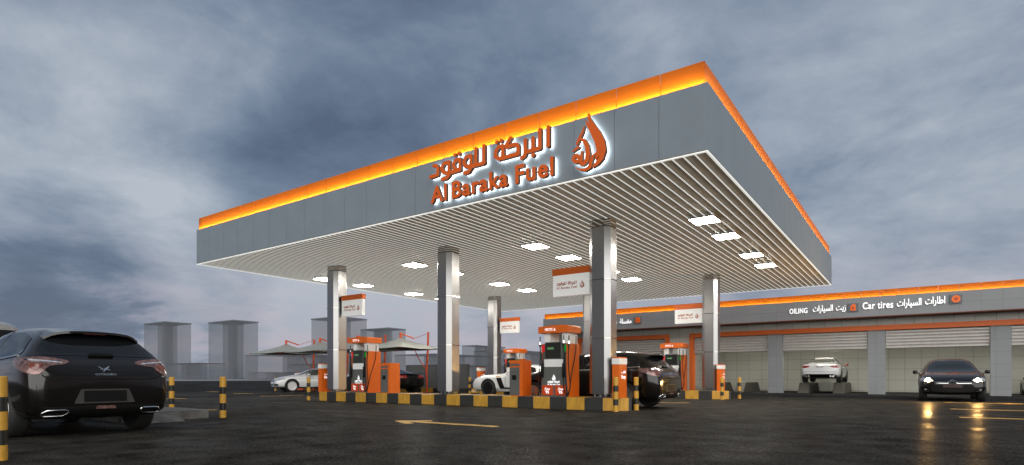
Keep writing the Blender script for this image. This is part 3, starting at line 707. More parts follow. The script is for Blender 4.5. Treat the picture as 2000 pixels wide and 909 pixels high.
# ------------------------------------------------------------------ service building
BY, BF, BB = 33.3, 32.4, 39.0
bl = empty('service_garage', (-4, 36, 0), 0, 'long low grey garage with orange glowing band and open shutter bays', 'building')
X0, X1 = -20.2, 14.0
def B(mb, name, m, par=None):
    o = mb.build(name, m); return at(o, bl) if par is None else setpar(o, par)
def setpar(o, par):
    o.parent = par; return o
def ch(o, par):   # sub-part of a building part (part itself sits at world coordinates)
    o.parent = par; return o
q = MB(); q.box(X0, X1, BF, BF+.08, 3.73, 4.66); q.box(X0, X0+.08, BF+.08, 39.5, 3.73, 4.66); B(q, 'fascia', M['panel'])
q = MB(); led = MB(); n = int((X1-X0)/.75)
for i in range(n+1):
    a, b_ = X0+.75*i+.004, min(X0+.75*(i+1)-.004, X1)
    q.box(a, b_, BF+.16, BF+.21, 4.62, 4.99); led._add([(a, BF+.085, 4.640), (b_, BF+.085, 4.640), (b_, BF+.108, 4.640), (a, BF+.108, 4.640)], [(0, 1, 2, 3)])
B(q, 'light_band', M['orange_band']); B(led, 'led_strip', M['ledb'])
q = MB(); q.box(X0, X1, BF+.002, BY, 3.70, 3.728); B(q, 'soffit', M['brown'])
q = MB(); q.box(X0+.1, X1, BF+.082, 39.6, 4.5, 4.62); B(q, 'roof', M['dark'])
# front wall: strip above the doors and the solid pieces
q = MB(); q.box(X0, X1, BY, BY+.25, 3.36, 3.70); q.box(X0, -18.15, BY, BY+.25, -.2, 3.36); q.box(-11.97, -10.78, BY, BY+.25, -.2, 3.36)
q.box(X0, X0+.25, BY+.25, BB, -.2, 3.7); q.box(12.0, X1, BY, BY+.25, -.2, 3.36); B(q, 'wall', M['tile'])
q = MB(); q.box(X0, X1, BB, BB+.2, -.2, 3.7); B(q, 'back_wall', M['tile'])
for xw in (-11.4,): q = MB(); q.box(xw-.1, xw+.1, BY+.25, BB, -.2, 3.6); B(q, 'partition_wall', M['tile'])
q = MB(); q.box(X0, X1, BY+.25, BB, 3.4, 3.5); B(q, 'bay_ceiling', M['white'])
q = MB(); q.box(X0, X1, BY+.0, BB, -.28, -.2); B(q, 'bay_floor', M['road'])
for x in (-6.2, -1.62, 3.04, 7.7):
    q = MB(); q.box(x-.36, x+.36, BY+.02, BY+.35, -.2, 3.12); B(q, 'pillar', M['panel'])
def frame(xa, xb):
    q = MB(); t = .235
    q.box(xa, xb, BY-.06, BY+.3, 3.115, 3.355); q.box(xa, xa+t, BY-.06, BY+.3, -.05, 3.115); q.box(xb-t, xb, BY-.06, BY+.3, -.05, 3.115)
    B(q, 'door_frame', M['orange_frame'])
frame(-18.15, -11.98); frame(-10.78, 12.0)
def shutter(xa, xb, zb):
    q = MB(); n = int((3.11-zb)/.15)
    for i in range(n+1):
        z1 = 3.11-i*.15; q.prism([(BY+.16, z1-.15), (BY+.12, z1-.12), (BY+.12, z1-.05), (BY+.16, z1), (BY+.2, z1), (BY+.2, z1-.15)], xa, xb, 'x')
    B(q, 'shutter', M['shutter'])
for xa, xb in ((-17.9, -12.22), (-10.54, -6.58), (-5.82, -2.0), (-1.24, 2.66), (3.42, 7.3)): shutter(xa, xb, 2.24)
q = MB(); q.box(-17.9, -12.22, BY+.21, BY+.26, -.1, 2.2); B(q, 'bay_door', M['tile'])
bay0 = None  # unseen ceiling lamps, added above the shutters to brighten the bay interior
for x in (-8.5, -3.9, .7, 5.4):
    if bay0 is None:
        q = MB(); q.box(-.62, .62, -.16, .16, .02, .08); bay0 = q.build('added_light_housing', M['white']); MB().box(-.6, .6, -.14, .14, 0, .019).build('diffuser', M['bay'], bay0); o = bay0
    else: o = copy_tree(bay0)
    o.location = (x, 35.2, 3.31); at(o, bl)
# lettering on the garage fascia
def gl(body, x0, x1, z0, cap, capref=None, bold=.022):
    me = text_mesh(body, 'lettering', x0, x1, z0, cap, .05, [M['textw'], M['white']], bold=bold, space=1.08 if body.isascii() else 1.0)
    o = link('lettering', me); o.location = (0, BF-.055, 0); at(o, bl)
gl('OILING', -5.34, -4.52, 4.06, .25); gl(AR_CARS, -4.27, -3.40, 4.10, .30); gl(AR_OIL, -3.25, -2.84, 4.10, .22)
gl('Car tires', -2.13, -.92, 4.08, .32); gl(AR_CARS, -.76, .16, 4.12, .32); gl(AR_TYRE, .31, 1.03, 4.14, .32)
gl(AR_WASH, -14.72, -13.98, 4.06, .30); gl(AR_CARS2, -15.85, -14.92, 4.06, .30); gl('WASH', -17.2, -16.2, 4.06, .27)
def icon(xc, zc, kind):
    q = MB(); q.box(xc-.22, xc+.22, BF-.06, BF, zc-.2, zc+.2); q.box(xc-.20, xc+.20, BF-.064, BF-.06, zc-.18, zc+.18)
    o = B(q, 'icon_plate', M['iconbox'])
    q = MB()
    if kind == 'tyre':
        q.lathe([(.075, 0), (.075, -.02), (.16, -.02), (.16, 0), (.075, 0)][1:4], 24); [setattr(v, 'co', v.co+Vector((xc, BF-.066, zc))) for v in q.bm.verts]
    elif kind == 'can':
        q.prism([(xc-.11, zc-.16), (xc+.11, zc-.16), (xc+.11, zc+.12), (xc+.06, zc+.12), (xc+.06, zc+.17), (xc-.03, zc+.17), (xc-.03, zc+.12), (xc-.11, zc+.08)], BF-.08, BF-.065, 'y')
    else:
        q.box(xc-.14, xc+.14, BF-.08, BF-.065, zc-.15, zc+.15)
    i = B(q, 'icon', M['icon'])
    q = MB()
    if kind == 'tyre': q.cyl((xc, BF-.09, zc), (xc, BF-.08, zc), .075, seg=20); q.cyl((xc, BF-.094, zc), (xc, BF-.089, zc), .035, seg=16)
    elif kind == 'can': q.box(xc-.05, xc+.05, BF-.088, BF-.08, zc-.1, zc+.03)
    else:
        for u in (-.07, 0, .07): q.box(xc+u-.012, xc+u+.012, BF-.088, BF-.08, zc-.0, zc+.11)
        q.box(xc-.1, xc+.1, BF-.088, BF-.08, zc-.10, zc-.03)
    B(q, 'icon_mark', M['redpanel'])
icon(1.42, 4.30, 'tyre'); icon(-2.53, 4.20, 'can'); icon(-13.56, 4.22, 'wash')
# vehicle ramps in the bays
def ramp(x, lab):
    global rp0
    if rp0 is None:
        q = MB(); q.prism([(-2.4, 0), (2.4, 0), (1.55, .735), (-1.55, .735)], -.26, .26, 'x'); rp0 = q.build('car_ramp', M['lift']); o = rp0
        md = o.modifiers.new('bevel', 'BEVEL'); md.width = .05; md.segments = 3
    else: o = rp0.copy(); COL.objects.link(o)
    o.location = (x, 35.9, -.2); tag(o, lab, 'ramp', 'grey wheel ramps in the garage bays')
rp0 = None
ramp(-4.93, 'grey sloped ramp under the left wheels of the white coupe'); ramp(-3.30, 'grey sloped ramp under the right wheels of the white coupe')
ramp(-8.18, 'right grey ramp of the empty garage bay'); ramp(-9.80, 'left grey ramp of the empty garage bay, half hidden by the far pedestal')
# ------------------------------------------------------------------ parking shades
def make_shade(label):
    p = empty('parking_canopy', (0, 0, 0), 0, label, 'sunshade', 'tensile parking shades in a row')
    # origin at mast foot; membrane centre toward -y
    q = MB(); q.tube([(0, 0, 0), (-.02, 0, 1.2), (.06, 0, 2.2), (.10, 0, 3.2)], .055, 10); q.box(-.16, .2, -.16, .16, 0, .04)
    m = q.build('mast', M['mast'], p, smooth=40)
    q = MB(); q.tube([(-.12, -.1, 1.4), (-.28, -.3, 1.75), (-.42, -.5, 2.3)], .025, 6); q.tube([(-.02, 0, 1.2), (-.12, -.1, 1.4)], .02, 6); q.build('strut', M['mast'], m)
    cx, cy = 0, -1.9
    q = MB(); q.tube([(cx, cy, 3.02), (cx+.35*1, cy+.6, 2.78), (cx+.55, cy+1.0, 2.62)][:2], .035, 8); q.tube([(cx, cy, 2.7), (cx, cy, 3.05)], .06, 8); q.build('arm', M['mast'], p)
    MB().tube([(cx+.35, cy+.6, 2.78), (.10, 0, 3.15)], .012, 6).build('cable', M['mast'], p)
    # membrane: pyramid with sagging edges
    bm = MB(); n = 12; h = 1.5; V = {}
    def zz(u, v):
        r = max(abs(u), abs(v)); z = 2.84-.62*r**.72
        return z - .10*(1-min(abs(u), abs(v))/max(r, 1e-6))*r*(1-r)*2 + .04*(min(abs(u), abs(v))/max(r, 1e-6))*r
    for lay in (0, 1):
        for i in range(n+1):
            for j in range(n+1):
                u, v = -1+2*i/n, -1+2*j/n; edge = 1-.07*(1-v*v)*abs(u)**3, 1-.07*(1-u*u)*abs(v)**3
                V[lay, i, j] = bm.bm.verts.new((cx+u*h*edge[0], cy+v*h*edge[1], zz(u, v)-lay*.018))
    for lay in (0, 1):
        for i in range(n):
            for j in range(n): bm.bm.faces.new((V[lay, i, j], V[lay, i+1, j], V[lay, i+1, j+1], V[lay, i, j+1]))
    for i in range(n):
        for a, b_ in (((i, 0), (i+1, 0)), ((i, n), (i+1, n)), ((0, i), (0, i+1)), ((n, i), (n, i+1))):
            bm.bm.faces.new((V[(0,)+a], V[(0,)+b_], V[(1,)+b_], V[(1,)+a]))
    bm.build('membrane', M['cloth'], p, smooth=50)
    q = MB()
    for sx in (-1, 1):
        for sy in (-1, 1): q.tube([(cx, cy, 2.55), (cx+sx*1.48, cy+sy*1.48, 2.22)], .02, 6)
    q.tube([(cx, cy, 2.55), (cx, cy, 2.82)], .03, 6); q.build('support_frame', M['mast'], p)
    return p
s0 = make_shade('grey membrane shade on orange mast, above the black car at right of the row'); s0.location = (-21.2, 22.4, 0)
for k, (x, l) in enumerate(((-24.45, 'grey membrane shade on orange mast, second from the right of the row'), (-27.7, 'grey membrane shade on orange mast, third from the right of the row'), (-31.0, 'grey membrane shade on orange mast, leftmost of the row, over the white coupe'))):
    c = copy_tree(s0); c.location = (x, 22.4+.05*k, 0); c['label'] = l
M['kerb2'] = stripes('kerb_paint_far', 0, .9, 0, (.020, .020, .018), YEL)
q = MB(); q.box(-35, -18, 23.3, 23.55, -.05, .24); tag(q.build('parking_kerb', M['kerb2']), 'far black and yellow kerb behind the parked cars and shades', 'kerb')
q = MB(); q.box(-25, -20.3, 24.6, 24.85, -.05, 1.55); wl = q.build('block_wall', M['block']); tag(wl, 'low grey block wall behind the black parked car', 'wall')
q = MB(); q.box(-18.6, -12.0, 25.3, 25.55, -.05, .22); tag(q.build('parking_kerb', M['kerb2']), 'far black and yellow kerb seen behind the white muscle car', 'kerb')
# parking sign
pk = empty('parking_sign', (-33.0, 22.9, 0), R(25), 'small orange parking sign with white top behind the white coupe', 'sign')
q = MB(); q.box(-.29, .29, -.08, .08, 0, .93); o = q.build('panel', M['mast'], pk); MB().box(-.3, .3, -.09, .09, .93, 1.10).build('white_cap', M['white'], pk); MB().box(-.29, .29, -.08, .08, 1.10, 1.13).build('top', M['mast'], pk)
link('lettering', text_mesh('P', 'lettering', -.13, .13, .5, .38, 0, [M['textw']], bold=.02), o).location = (0, -.085, 0)
# ------------------------------------------------------------------ ghostly skyline
CAMF = Vector((-.574, .8188)); CAMR = Vector((.8188, .574))
def tower(px, pl_, pr, ty, D, lab, slab=True, core=True):
    """box with its near vertical edge in direction px; faces run parallel to the canopy axes"""
    ray = lambda p: (CAMF + CAMR*((p-1000)/1128))
    n = ray(px)*D
    def hit(p, d):   # n + s*d on the ray p
        r = ray(p); det = d.x*(-r.y)+r.x*d.y
        s = (-n.x*(-r.y) - r.x*n.y)/det
        return abs(s)
    a = hit(pl_, Vector((-1, 0))); c = hit(pr, Vector((0, 1))); h = .8+(738-ty)*D/1128
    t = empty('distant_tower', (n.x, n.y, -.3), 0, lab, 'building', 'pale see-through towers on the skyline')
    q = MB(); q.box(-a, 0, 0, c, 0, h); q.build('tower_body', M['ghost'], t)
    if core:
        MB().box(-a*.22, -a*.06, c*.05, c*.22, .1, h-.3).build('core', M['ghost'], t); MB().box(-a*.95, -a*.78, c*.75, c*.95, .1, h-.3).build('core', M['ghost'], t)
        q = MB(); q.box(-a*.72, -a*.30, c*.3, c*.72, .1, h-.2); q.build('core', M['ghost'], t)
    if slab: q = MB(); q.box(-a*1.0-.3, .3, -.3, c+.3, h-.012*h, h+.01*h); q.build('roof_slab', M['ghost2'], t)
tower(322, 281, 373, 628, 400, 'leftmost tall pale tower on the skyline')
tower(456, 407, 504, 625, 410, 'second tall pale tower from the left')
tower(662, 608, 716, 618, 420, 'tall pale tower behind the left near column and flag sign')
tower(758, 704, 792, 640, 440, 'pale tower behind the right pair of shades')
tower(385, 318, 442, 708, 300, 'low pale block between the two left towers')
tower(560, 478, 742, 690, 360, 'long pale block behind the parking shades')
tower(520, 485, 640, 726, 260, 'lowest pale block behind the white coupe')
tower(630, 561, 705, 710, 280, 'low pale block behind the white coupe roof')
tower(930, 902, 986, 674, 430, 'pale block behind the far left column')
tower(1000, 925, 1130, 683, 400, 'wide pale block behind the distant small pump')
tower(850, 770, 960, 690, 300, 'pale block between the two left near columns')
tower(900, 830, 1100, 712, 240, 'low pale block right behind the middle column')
# ------------------------------------------------------------------ cars
def rpoly(p, r=.04, n=3):
    o = []
    for i in range(len(p)):
        a, b_, c = Vector(p[i-1]), Vector(p[i]), Vector(p[(i+1) % len(p)])
        d1, d2 = (a-b_), (c-b_); rr = min(r, d1.length*.45, d2.length*.45)
        s, e_ = b_+d1.normalized()*rr, b_+d2.normalized()*rr
        for k in range(n+1):
            t = k/n; o.append(tuple((1-t)**2*s+2*t*(1-t)*b_+t*t*e_))
    return o
def line(pts, w):
    P = [Vector(p) for p in pts]; L, Rr = [], []
    for i, p in enumerate(P):
        d = (P[min(i+1, len(P)-1)]-P[max(i-1, 0)]).normalized(); n = Vector((-d.y, d.x))*w/2
        L.append(tuple(p+n)); Rr.append(tuple(p-n))
    return L+Rr[::-1]
def patch(bvh, poly, view, mtl, name, parent, off=.004, res=.06, sink=.01, x_lim=None):
    nb = []
    for i in range(len(poly)):
        a, b_ = Vector(poly[i]), Vector(poly[(i+1) % len(poly)]); k = max(1, int((b_-a).length/res))
        nb += [a.lerp(b_, j/k) for j in range(k)]
    xs = [p.x for p in nb]; ys = [p.y for p in nb]
    def inside(x, y):
        c = False
        for i in range(len(nb)):
            a, b_ = nb[i], nb[i-1]
            if (a.y > y) != (b_.y > y) and x < (b_.x-a.x)*(y-a.y)/(b_.y-a.y)+a.x: c = not c
        return c
    pts_ = list(nb); n0 = len(nb); st_ = res
    x = min(xs)+st_/2
    while x < max(xs):
        y = min(ys)+st_/2
        while y < max(ys):
            if inside(x, y) and min((p-Vector((x, y))).length for p in nb) > st_*.35: pts_.append(Vector((x, y)))
            y += st_
        x += st_
    vc, ec, fc, ov, _, _ = delaunay_2d_cdt(pts_, [], [list(range(n0))], 1, 1e-6)
    bm = bmesh.new(); tv = []
    for p in vc:
        if view == 'rear': o, d = Vector((-6, p.x, p.y)), Vector((1, 0, 0))
        elif view == 'front': o, d = Vector((6, p.x, p.y)), Vector((-1, 0, 0))
        elif view == 'left': o, d = Vector((p.x, 3, p.y)), Vector((0, -1, 0))
        elif view == 'right': o, d = Vector((p.x, -3, p.y)), Vector((0, 1, 0))
        else: o, d = Vector((p.x, p.y, 4)), Vector((0, 0, -1))
        h, nrm, _, _ = bvh.ray_cast(o, d)
        if h is None:
            h, nrm, _, _ = bvh.find_nearest(o+d*(3.8 if view in ('rear', 'front') else 2.2))
        tv.append(bm.verts.new(h+nrm*off))
        tv[-1].normal = nrm
    nn = [v.normal.copy() for v in tv]
    fs = []
    for f in fc:
        try: fs.append(bm.faces.new([tv[i] for i in f]))
        except ValueError: pass
    bnd = [(e.verts[0], e.verts[1]) for e in bm.edges if len(e.link_faces) == 1]
    idx = {v: i for i, v in enumerate(tv)}; low = {}
    for a, b_ in bnd:
        for v in (a, b_):
            if v not in low: low[v] = bm.verts.new(v.co-nn[idx[v]]*(off+sink))
        bm.faces.new((a, b_, low[b_], low[a]))
    bmesh.ops.recalc_face_normals(bm, faces=bm.faces)
    c = sum((f.normal.dot(nn[idx[f.verts[0]]]) for f in fs if f.is_valid), 0)
    if c < 0: bmesh.ops.reverse_faces(bm, faces=bm.faces)
    me = bpy.data.meshes.new(name); bm.to_mesh(me); bm.free(); finish(me, mtl, 50)
    return link(name, me, parent)
WH = {}
def wheel_mesh(r, wd, style):
    key = (r, wd, style)
    if key in WH: return WH[key]
    ri = r*.72
    t = MB(); t.lathe([(ri*.98, -wd/2+.02), (ri, -wd/2+.005), (r*.93, -wd/2), (r*.985, -wd/2+.03), (r, -wd/4), (r, wd/4), (r*.985, wd/2-.03), (r*.93, wd/2), (ri, wd/2-.005), (ri*.98, wd/2-.02)], 40)
    bmesh.ops.recalc_face_normals(t.bm, faces=t.bm.faces); me = bpy.data.meshes.new('tyre'); t.bm.to_mesh(me); t.bm.free(); finish(me, M['tyre'], 35)
    t = MB(); t.lathe([(ri, wd/2-.012), (ri*.99, wd/2-.002), (ri*.93, wd/2-.006), (ri*.90, wd/2-.07), (ri*.3, wd/2-.085), (.01, wd/2-.085)], 40)
    ns = {'ten': 10, 'five': 5, 'y': 5}[style]
    for k in range(ns):
        for dd in ((0,) if style == 'ten' else (-.13, .13)):
            a = 2*math.pi*k/ns+dd; a2 = 2*math.pi*k/ns+dd*(1.0 if style == 'five' else 1.9)
            rw = .018 if style == 'ten' else .02
            p0, p1 = Vector((math.cos(a)*.03, 0, math.sin(a)*.03)), Vector((math.cos(a2)*ri*.95, 0, math.sin(a2)*ri*.95))
            n = Vector((-(p1-p0).z, 0, (p1-p0).x)).normalized()
            v = [p0-n*rw*1.1, p0+n*rw*1.1, p1+n*rw*1.0, p1-n*rw*1.0]
            y1, y2 = wd/2-.02, wd/2-.06
            vs = [Vector((q.x, y1 if i < 2 else wd/2-.008, q.z)) for i, q in enumerate(v)]+[Vector((q.x, y2, q.z)) for q in v]
            t._add(vs, [(0, 1, 2, 3), (4, 7, 6, 5), (0, 4, 5, 1), (1, 5, 6, 2), (2, 6, 7, 3), (3, 7, 4, 0)])
    t.cyl((0, wd/2-.08, 0), (0, wd/2-.012, 0), .05, .04, 16)
    bmesh.ops.recalc_face_normals(t.bm, faces=t.bm.faces); m2 = bpy.data.meshes.new('rim'); t.bm.to_mesh(m2); t.bm.free()
    WH[key] = (me, m2); return WH[key]
def car(label, cat, sp, loc, rz, paint, grp=None):
    root = empty(sp.get('name', 'parked_car'), loc, rz, label, cat, grp)
    st_ = sp['st']; cage = bmesh.new(); rings = []
    for x, wd, zb, zs, zt, wr in st_:
        half = [(0, zb), (.80*wd, zb), (.955*wd, zb+.07), (1.0*wd, zb+.42*(zs-zb)), (.995*wd, zs-.10*(zs-zb)-.03), (.955*wd, zs)]
        half += [(wr+(.90*wd-wr)*.86, zs+.10*(zt-zs)+.012), (wr, zs+.86*(zt-zs)), (.60*wr, zs+.985*(zt-zs)), (0, zt)]
        ring = [(y, z) for y, z in half]+[(-y, z) for y, z in half[-2:0:-1]]
        rings.append([cage.verts.new((x, y, z)) for y, z in ring])
    n = len(rings[0])
    for A, Bq in zip(rings, rings[1:]):
        for k in range(n): cage.faces.new((A[k], A[(k+1) % n], Bq[(k+1) % n], Bq[k]))
    for ring in (rings[0], rings[-1]):      # quad-strip end caps
        m = n//2
        for k in range(m):
            a, b_, c, d_ = ring[k], ring[k+1], ring[(n-k-1) % n], ring[(n-k) % n]
            vs = []
            for v in (a, b_, c, d_):
                if v not in vs: vs.append(v)
            if len(vs) > 2:
                try: cage.faces.new(vs)
                except ValueError: pass
    bmesh.ops.recalc_face_normals(cage, faces=cage.faces)
    me = bpy.data.meshes.new('cage'); cage.to_mesh(me); cage.free()
    tmp = bpy.data.objects.new('tmp', me); COL.objects.link(tmp); tmp.modifiers.new('s', 'SUBSURF').levels = 3; tmp.modifiers['s'].render_levels = 3
    dg = bpy.context.evaluated_depsgraph_get(); ev = tmp.evaluated_get(dg); em = ev.to_mesh()
    bmv = bmesh.new(); bmv.from_mesh(em); bvh = BVHTree.FromBMesh(bmv); bmv.free(); ev.to_mesh_clear()
    # wheel arches
    r, xf, xr, tr, wd_ = sp['r'], sp['xf'], sp['xr'], sp['tr'], sp['ww']
    cut = MB()
    for x in (xf, xr):
        for s in (-1, 1):
            cut.cyl((x, s*(tr-wd_/2-.05), r+.01), (x, s*1.3, r+.01), r+.045, r+.045, 40)
    cobj = cut.build('cut', M['plastic'])
    bo = tmp.modifiers.new('b', 'BOOLEAN'); bo.object = cobj; bo.operation = 'DIFFERENCE'; bo.solver = 'EXACT'
    dg = bpy.context.evaluated_depsgraph_get(); body = bpy.data.meshes.new_from_object(tmp.evaluated_get(dg))
    bpy.data.objects.remove(tmp); bpy.data.objects.remove(cobj)
    body.materials.clear(); body.materials.append(paint); body.materials.append(M['plastic'])
    for p in body.polygons:
        c = p.center; p.material_index = 0
        for x in (xf, xr):
            if math.hypot(c.x-x, c.z-r-.01) < r+.047 and abs(c.y) < sp.get('w', .93)+.2 and abs(p.normal.y) < .999 and (abs(math.hypot(c.x-x, c.z-r-.01)-r-.045) < .004): p.material_index = 1
            if math.hypot(c.x-x, c.z-r-.01) < r+.03 and abs(p.normal.y) > .95 and abs(c.y) < tr-wd_/2: p.material_index = 1
        if c.z < sp.get('sill', .24): p.material_index = 1
    body.polygons.foreach_set('use_smooth', [True]*len(body.polygons)); body.set_sharp_from_angle(angle=R(42)); body.name = 'body'
    bd = link('body', body, root)
    def P(poly, view, mtl, name, par=root, off=.004, res=.06, r_=.03, **k):
        return patch(bvh, rpoly(poly, r_) if r_ else poly, view, mtl, name, par, off, res, **k)
    def both(poly, mtl, name, off=.004, r_=.03, **k):
        return [P(poly, 'left', mtl, name, off=off, r_=r_, **k), P(poly, 'right', mtl, name, off=off, r_=r_, **k)]
    def mir(poly, view, mtl, name, off=.004, r_=.03, par=(root, root), **k):
        return [P(poly, view, mtl, name, par[0], off, r_=r_, **k), P([(-a, b_) for a, b_ in poly][::-1], view, mtl, name, par[1], off, r_=r_, **k)]
    # wheels
    tm, rm = wheel_mesh(r, wd_, sp['style'])
    for x in (xf, xr):
        for s in (1, -1):
            wo = link('wheel', tm, root); wo.location = (x, s*tr, r); wo.rotation_euler = (0, 0, 0 if s > 0 else math.pi)
            ro = link('rim', rm, wo)
            if not rm.materials: rm.materials.append(M['rims'])
            ro.material_slots[0].link = 'OBJECT'; ro.material_slots[0].material = sp['rim']
    for s in (1, -1):   # mirrors
        q = MB(); mx_, mz = sp['mir']; y0 = sp.get('w', .93)
        q.box(mx_-.09, mx_+.07, s*(y0+.02) if s > 0 else -(y0+.17), s*(y0+.17) if s > 0 else -(y0+.02), mz-.06, mz+.07, b=.045)
        q.tube([(mx_+.03, s*(y0-.08), mz-.08), (mx_, s*(y0+.06), mz-.02)], .02, 6)
        mo = q.build('mirror', sp.get('mirmat', paint), root, smooth=60)
    sp['detail'](root, bvh, P, both, mir, bd)
    return root
def place_text(bvh, body, y0, y1, z, h, view, mtl, parent, sgn=1):
    c = (y0+y1)/2; o, d = (Vector((-6, c, z)), Vector((1, 0, 0))) if view == 'rear' else (Vector((6, c, z)), Vector((-1, 0, 0)))
    hit, nrm, _, _ = bvh.ray_cast(o, d)
    me = text_mesh(body, 'lettering', -(y1-y0)/2, (y1-y0)/2, 0, h, 0, [mtl], bold=.03)
    for v in me.vertices:
        yy, zz = (-v.co.x if view == 'rear' else v.co.x), v.co.z
        h2, n2, _, _ = bvh.ray_cast(Vector((o.x, c+yy, z+zz)), d)
        v.co = (h2 + n2*.008) if h2 else Vector((hit.x, c+yy, z+zz))
    return link('lettering', me, parent)
# ---- hatchback
def d_hatch(front_lit=False):
    def f(root, bvh, P, both, mir, bd):
        # side glass, pillars
        both([(-1.78, 1.08), (-1.62, 1.30), (-1.2, 1.39), (-.6, 1.42), (-.05, 1.40), (.35, 1.30), (.85, 1.02), (.80, .985), (-.5, 1.01)], M['glass'], 'side_window', off=.006)
        both(line([(-.55, 1.0), (-.52, 1.43)], .05), M['p_blk2'], 'door_pillar', off=.010, r_=0)
        both(line([(-1.75, 1.065), (-.5, 1.0), (.86, .975)], .022), M['chrome'], 'trim_strip', off=.012, r_=0)
        both(line([(.62, .30), (.60, .70), (.72, .96)], .012), M['plastic'], 'door_seam', off=.003, r_=0)
        both(line([(-.50, .28), (-.52, .97)], .012), M['plastic'], 'door_seam', off=.003, r_=0)
        both([(.2, .80), (.42, .80), (.42, .83), (.2, .83)], M['chrome'], 'door_handle', off=.02, r_=.01)
        both([(-.95, .84), (-.73, .84), (-.73, .87), (-.95, .87)], M['chrome'], 'door_handle', off=.02, r_=.01)
        both([(-1.0, .22), (1.0, .22), (1.0, .31), (-1.0, .31)], M['plastic'], 'sill', off=.012, r_=.02)
        # windscreen
        P([(-.70, .99), (.70, .99), (.66, 1.12), (.57, 1.37), (0, 1.41), (-.57, 1.37), (-.66, 1.12)], 'front', M['glass'], 'windscreen', off=.006)
        # tail
        P([(-.71, 1.07), (.71, 1.07), (.66, 1.20), (.56, 1.36), (0, 1.39), (-.56, 1.36), (-.66, 1.20)], 'rear', M['glass'], 'rear_window', off=.006)
        L1 = mir([(.40, .99), (.47, 1.015), (.70, 1.045), (.885, 1.03), (.915, .95), (.87, .83), (.77, .82), (.64, .93), (.46, .955)], 'rear', M['lens'], 'tail_light', off=.010, r_=.02)
        mir([(.70, .945), (.83, .95), (.84, .90), (.78, .87)], 'rear', M['rust'], 'lamp_segment', off=.018, r_=.015, par=L1, res=.04)
        mir([(.50, .975), (.83, 1.01), (.83, .99), (.50, .962)], 'rear', M['lensc'], 'lamp_segment', off=.018, r_=.005, par=L1, res=.04)
        both([(-2.12, .99), (-1.78, 1.035), (-1.72, 1.0), (-1.86, .93), (-2.14, .84)], M['lens'], 'tail_light', off=.008, r_=.02)
        P(line([(-.78, .92), (-.72, .80), (-.60, .765), (.60, .765), (.72, .80), (.78, .92)], .014), 'rear', M['plastic'], 'tailgate_seam', off=.002, r_=0)
        P(line([(-.72, 1.06), (-.80, 1.03), (-.80, 1.02)], .012), 'rear', M['plastic'], 'tailgate_seam', off=.002, r_=0)
        P([(-.80, .24), (.80, .24), (.86, .36), (.74, .415), (-.74, .415), (-.86, .36)], 'rear', M['plastic'], 'diffuser', off=.008)
        pl_ = P([(-.38, .45), (.38, .45), (.30, .635), (-.30, .635)], 'rear', M['recess'], 'plate_recess', off=.003, r_=.02)
        P([(-.265, .47), (.265, .47), (.265, .615), (-.265, .615)], 'rear', M['plastic'], 'number_plate', off=.012, r_=.005)
        P([(-.13, .375), (.13, .375), (.11, .415), (-.11, .415)], 'rear', M['lens'], 'reflector', off=.014, r_=.01)
        for s in (1, -1):
            pts_ = [(.44, .345), (.50, .30), (.72, .295), (.75, .33), (.68, .375), (.47, .375)]
            ring = []
            for y, z in rpoly(pts_, .02, 2):
                h, nn_, _, _ = bvh.ray_cast(Vector((-6, s*y, z)), Vector((1, 0, 0)))
                ring.append((h.x-.02, s*y, z))
            MB().tube(ring, .010, 6, closed=True).build('exhaust_tip', M['chrome'], root, smooth=60)
        P([(-.16, 1.055), (.16, 1.055), (.14, 1.09), (-.14, 1.09)], 'rear', M['plastic'], 'wiper', off=.03, r_=.01)
        # spoiler
        q = MB(); nx = 14; top = []; 
        for i in range(nx+1):
            y = -.60+1.2*i/nx; e_ = 1-(abs(y)/.62)**4*.25
            h, _, _, _ = bvh.ray_cast(Vector((-1.45, y, 4)), Vector((0, 0, -1)))
            zt_ = h.z; x1_ = -1.45-.48*e_
            q_ = [(-1.42, y, zt_+.004), (x1_, y, zt_-.055-.02*(1-e_)), (x1_, y, zt_-.085-.02*(1-e_)), (-1.5, y, zt_-.06)]
            top.append([q.bm.verts.new(v) for v in q_])
        for A, B_ in zip(top, top[1:]):
            for k in range(4): q.bm.faces.new((A[k], A[(k+1) % 4], B_[(k+1) % 4], B_[k]))
        q.bm.faces.new(top[0]); q.bm.faces.new(top[-1])
        so_ = q.build('spoiler', bd.data.materials[0], root, smooth=40)
        MB().box(-1.895, -1.885, -.14, .14, 1.372, 1.385).build('brake_light', M['lensr'], so_)
        # emblem: winged two-stroke mark and maker lettering
        P([(.075, .932), (.035, .90), (.07, .88), (.014, .896)], 'rear', M['chrome'], 'badge', off=.01, r_=0, res=.03)
        P([(.014, .90), (-.06, .934), (-.03, .905), (-.068, .874), (-.014, .892)], 'rear', M['chrome'], 'badge', off=.011, r_=0, res=.03)
        P([(-.007, .904), (-.052, .936), (-.058, .922), (.02, .862), (.028, .872)], 'rear', M['chrome'], 'badge', off=.012, r_=0, res=.03)
        place_text(bvh, 'CITROËN', -.13, .13, .815, .028, 'rear', M['chrome'], root)
        # nose
        hl = mir([(.50, .70), (.60, .755), (.80, .80), (.875, .76), (.86, .68), (.70, .655), (.58, .665)], 'front', M['lensc'], 'headlight', off=.008, r_=.02)
        if front_lit: mir([(.655+.05*math.cos(a*math.pi/5), .715+.045*math.sin(a*math.pi/5)) for a in range(10)], 'front', M['headlit'], 'bulb', off=.02, r_=0, par=hl, res=.03)
        P(line([(-.52, .66), (-.14, .655), (0, .72), (.14, .655), (.52, .66)], .012), 'front', M['chrome'], 'grille_strip', off=.014, r_=0, res=.03)
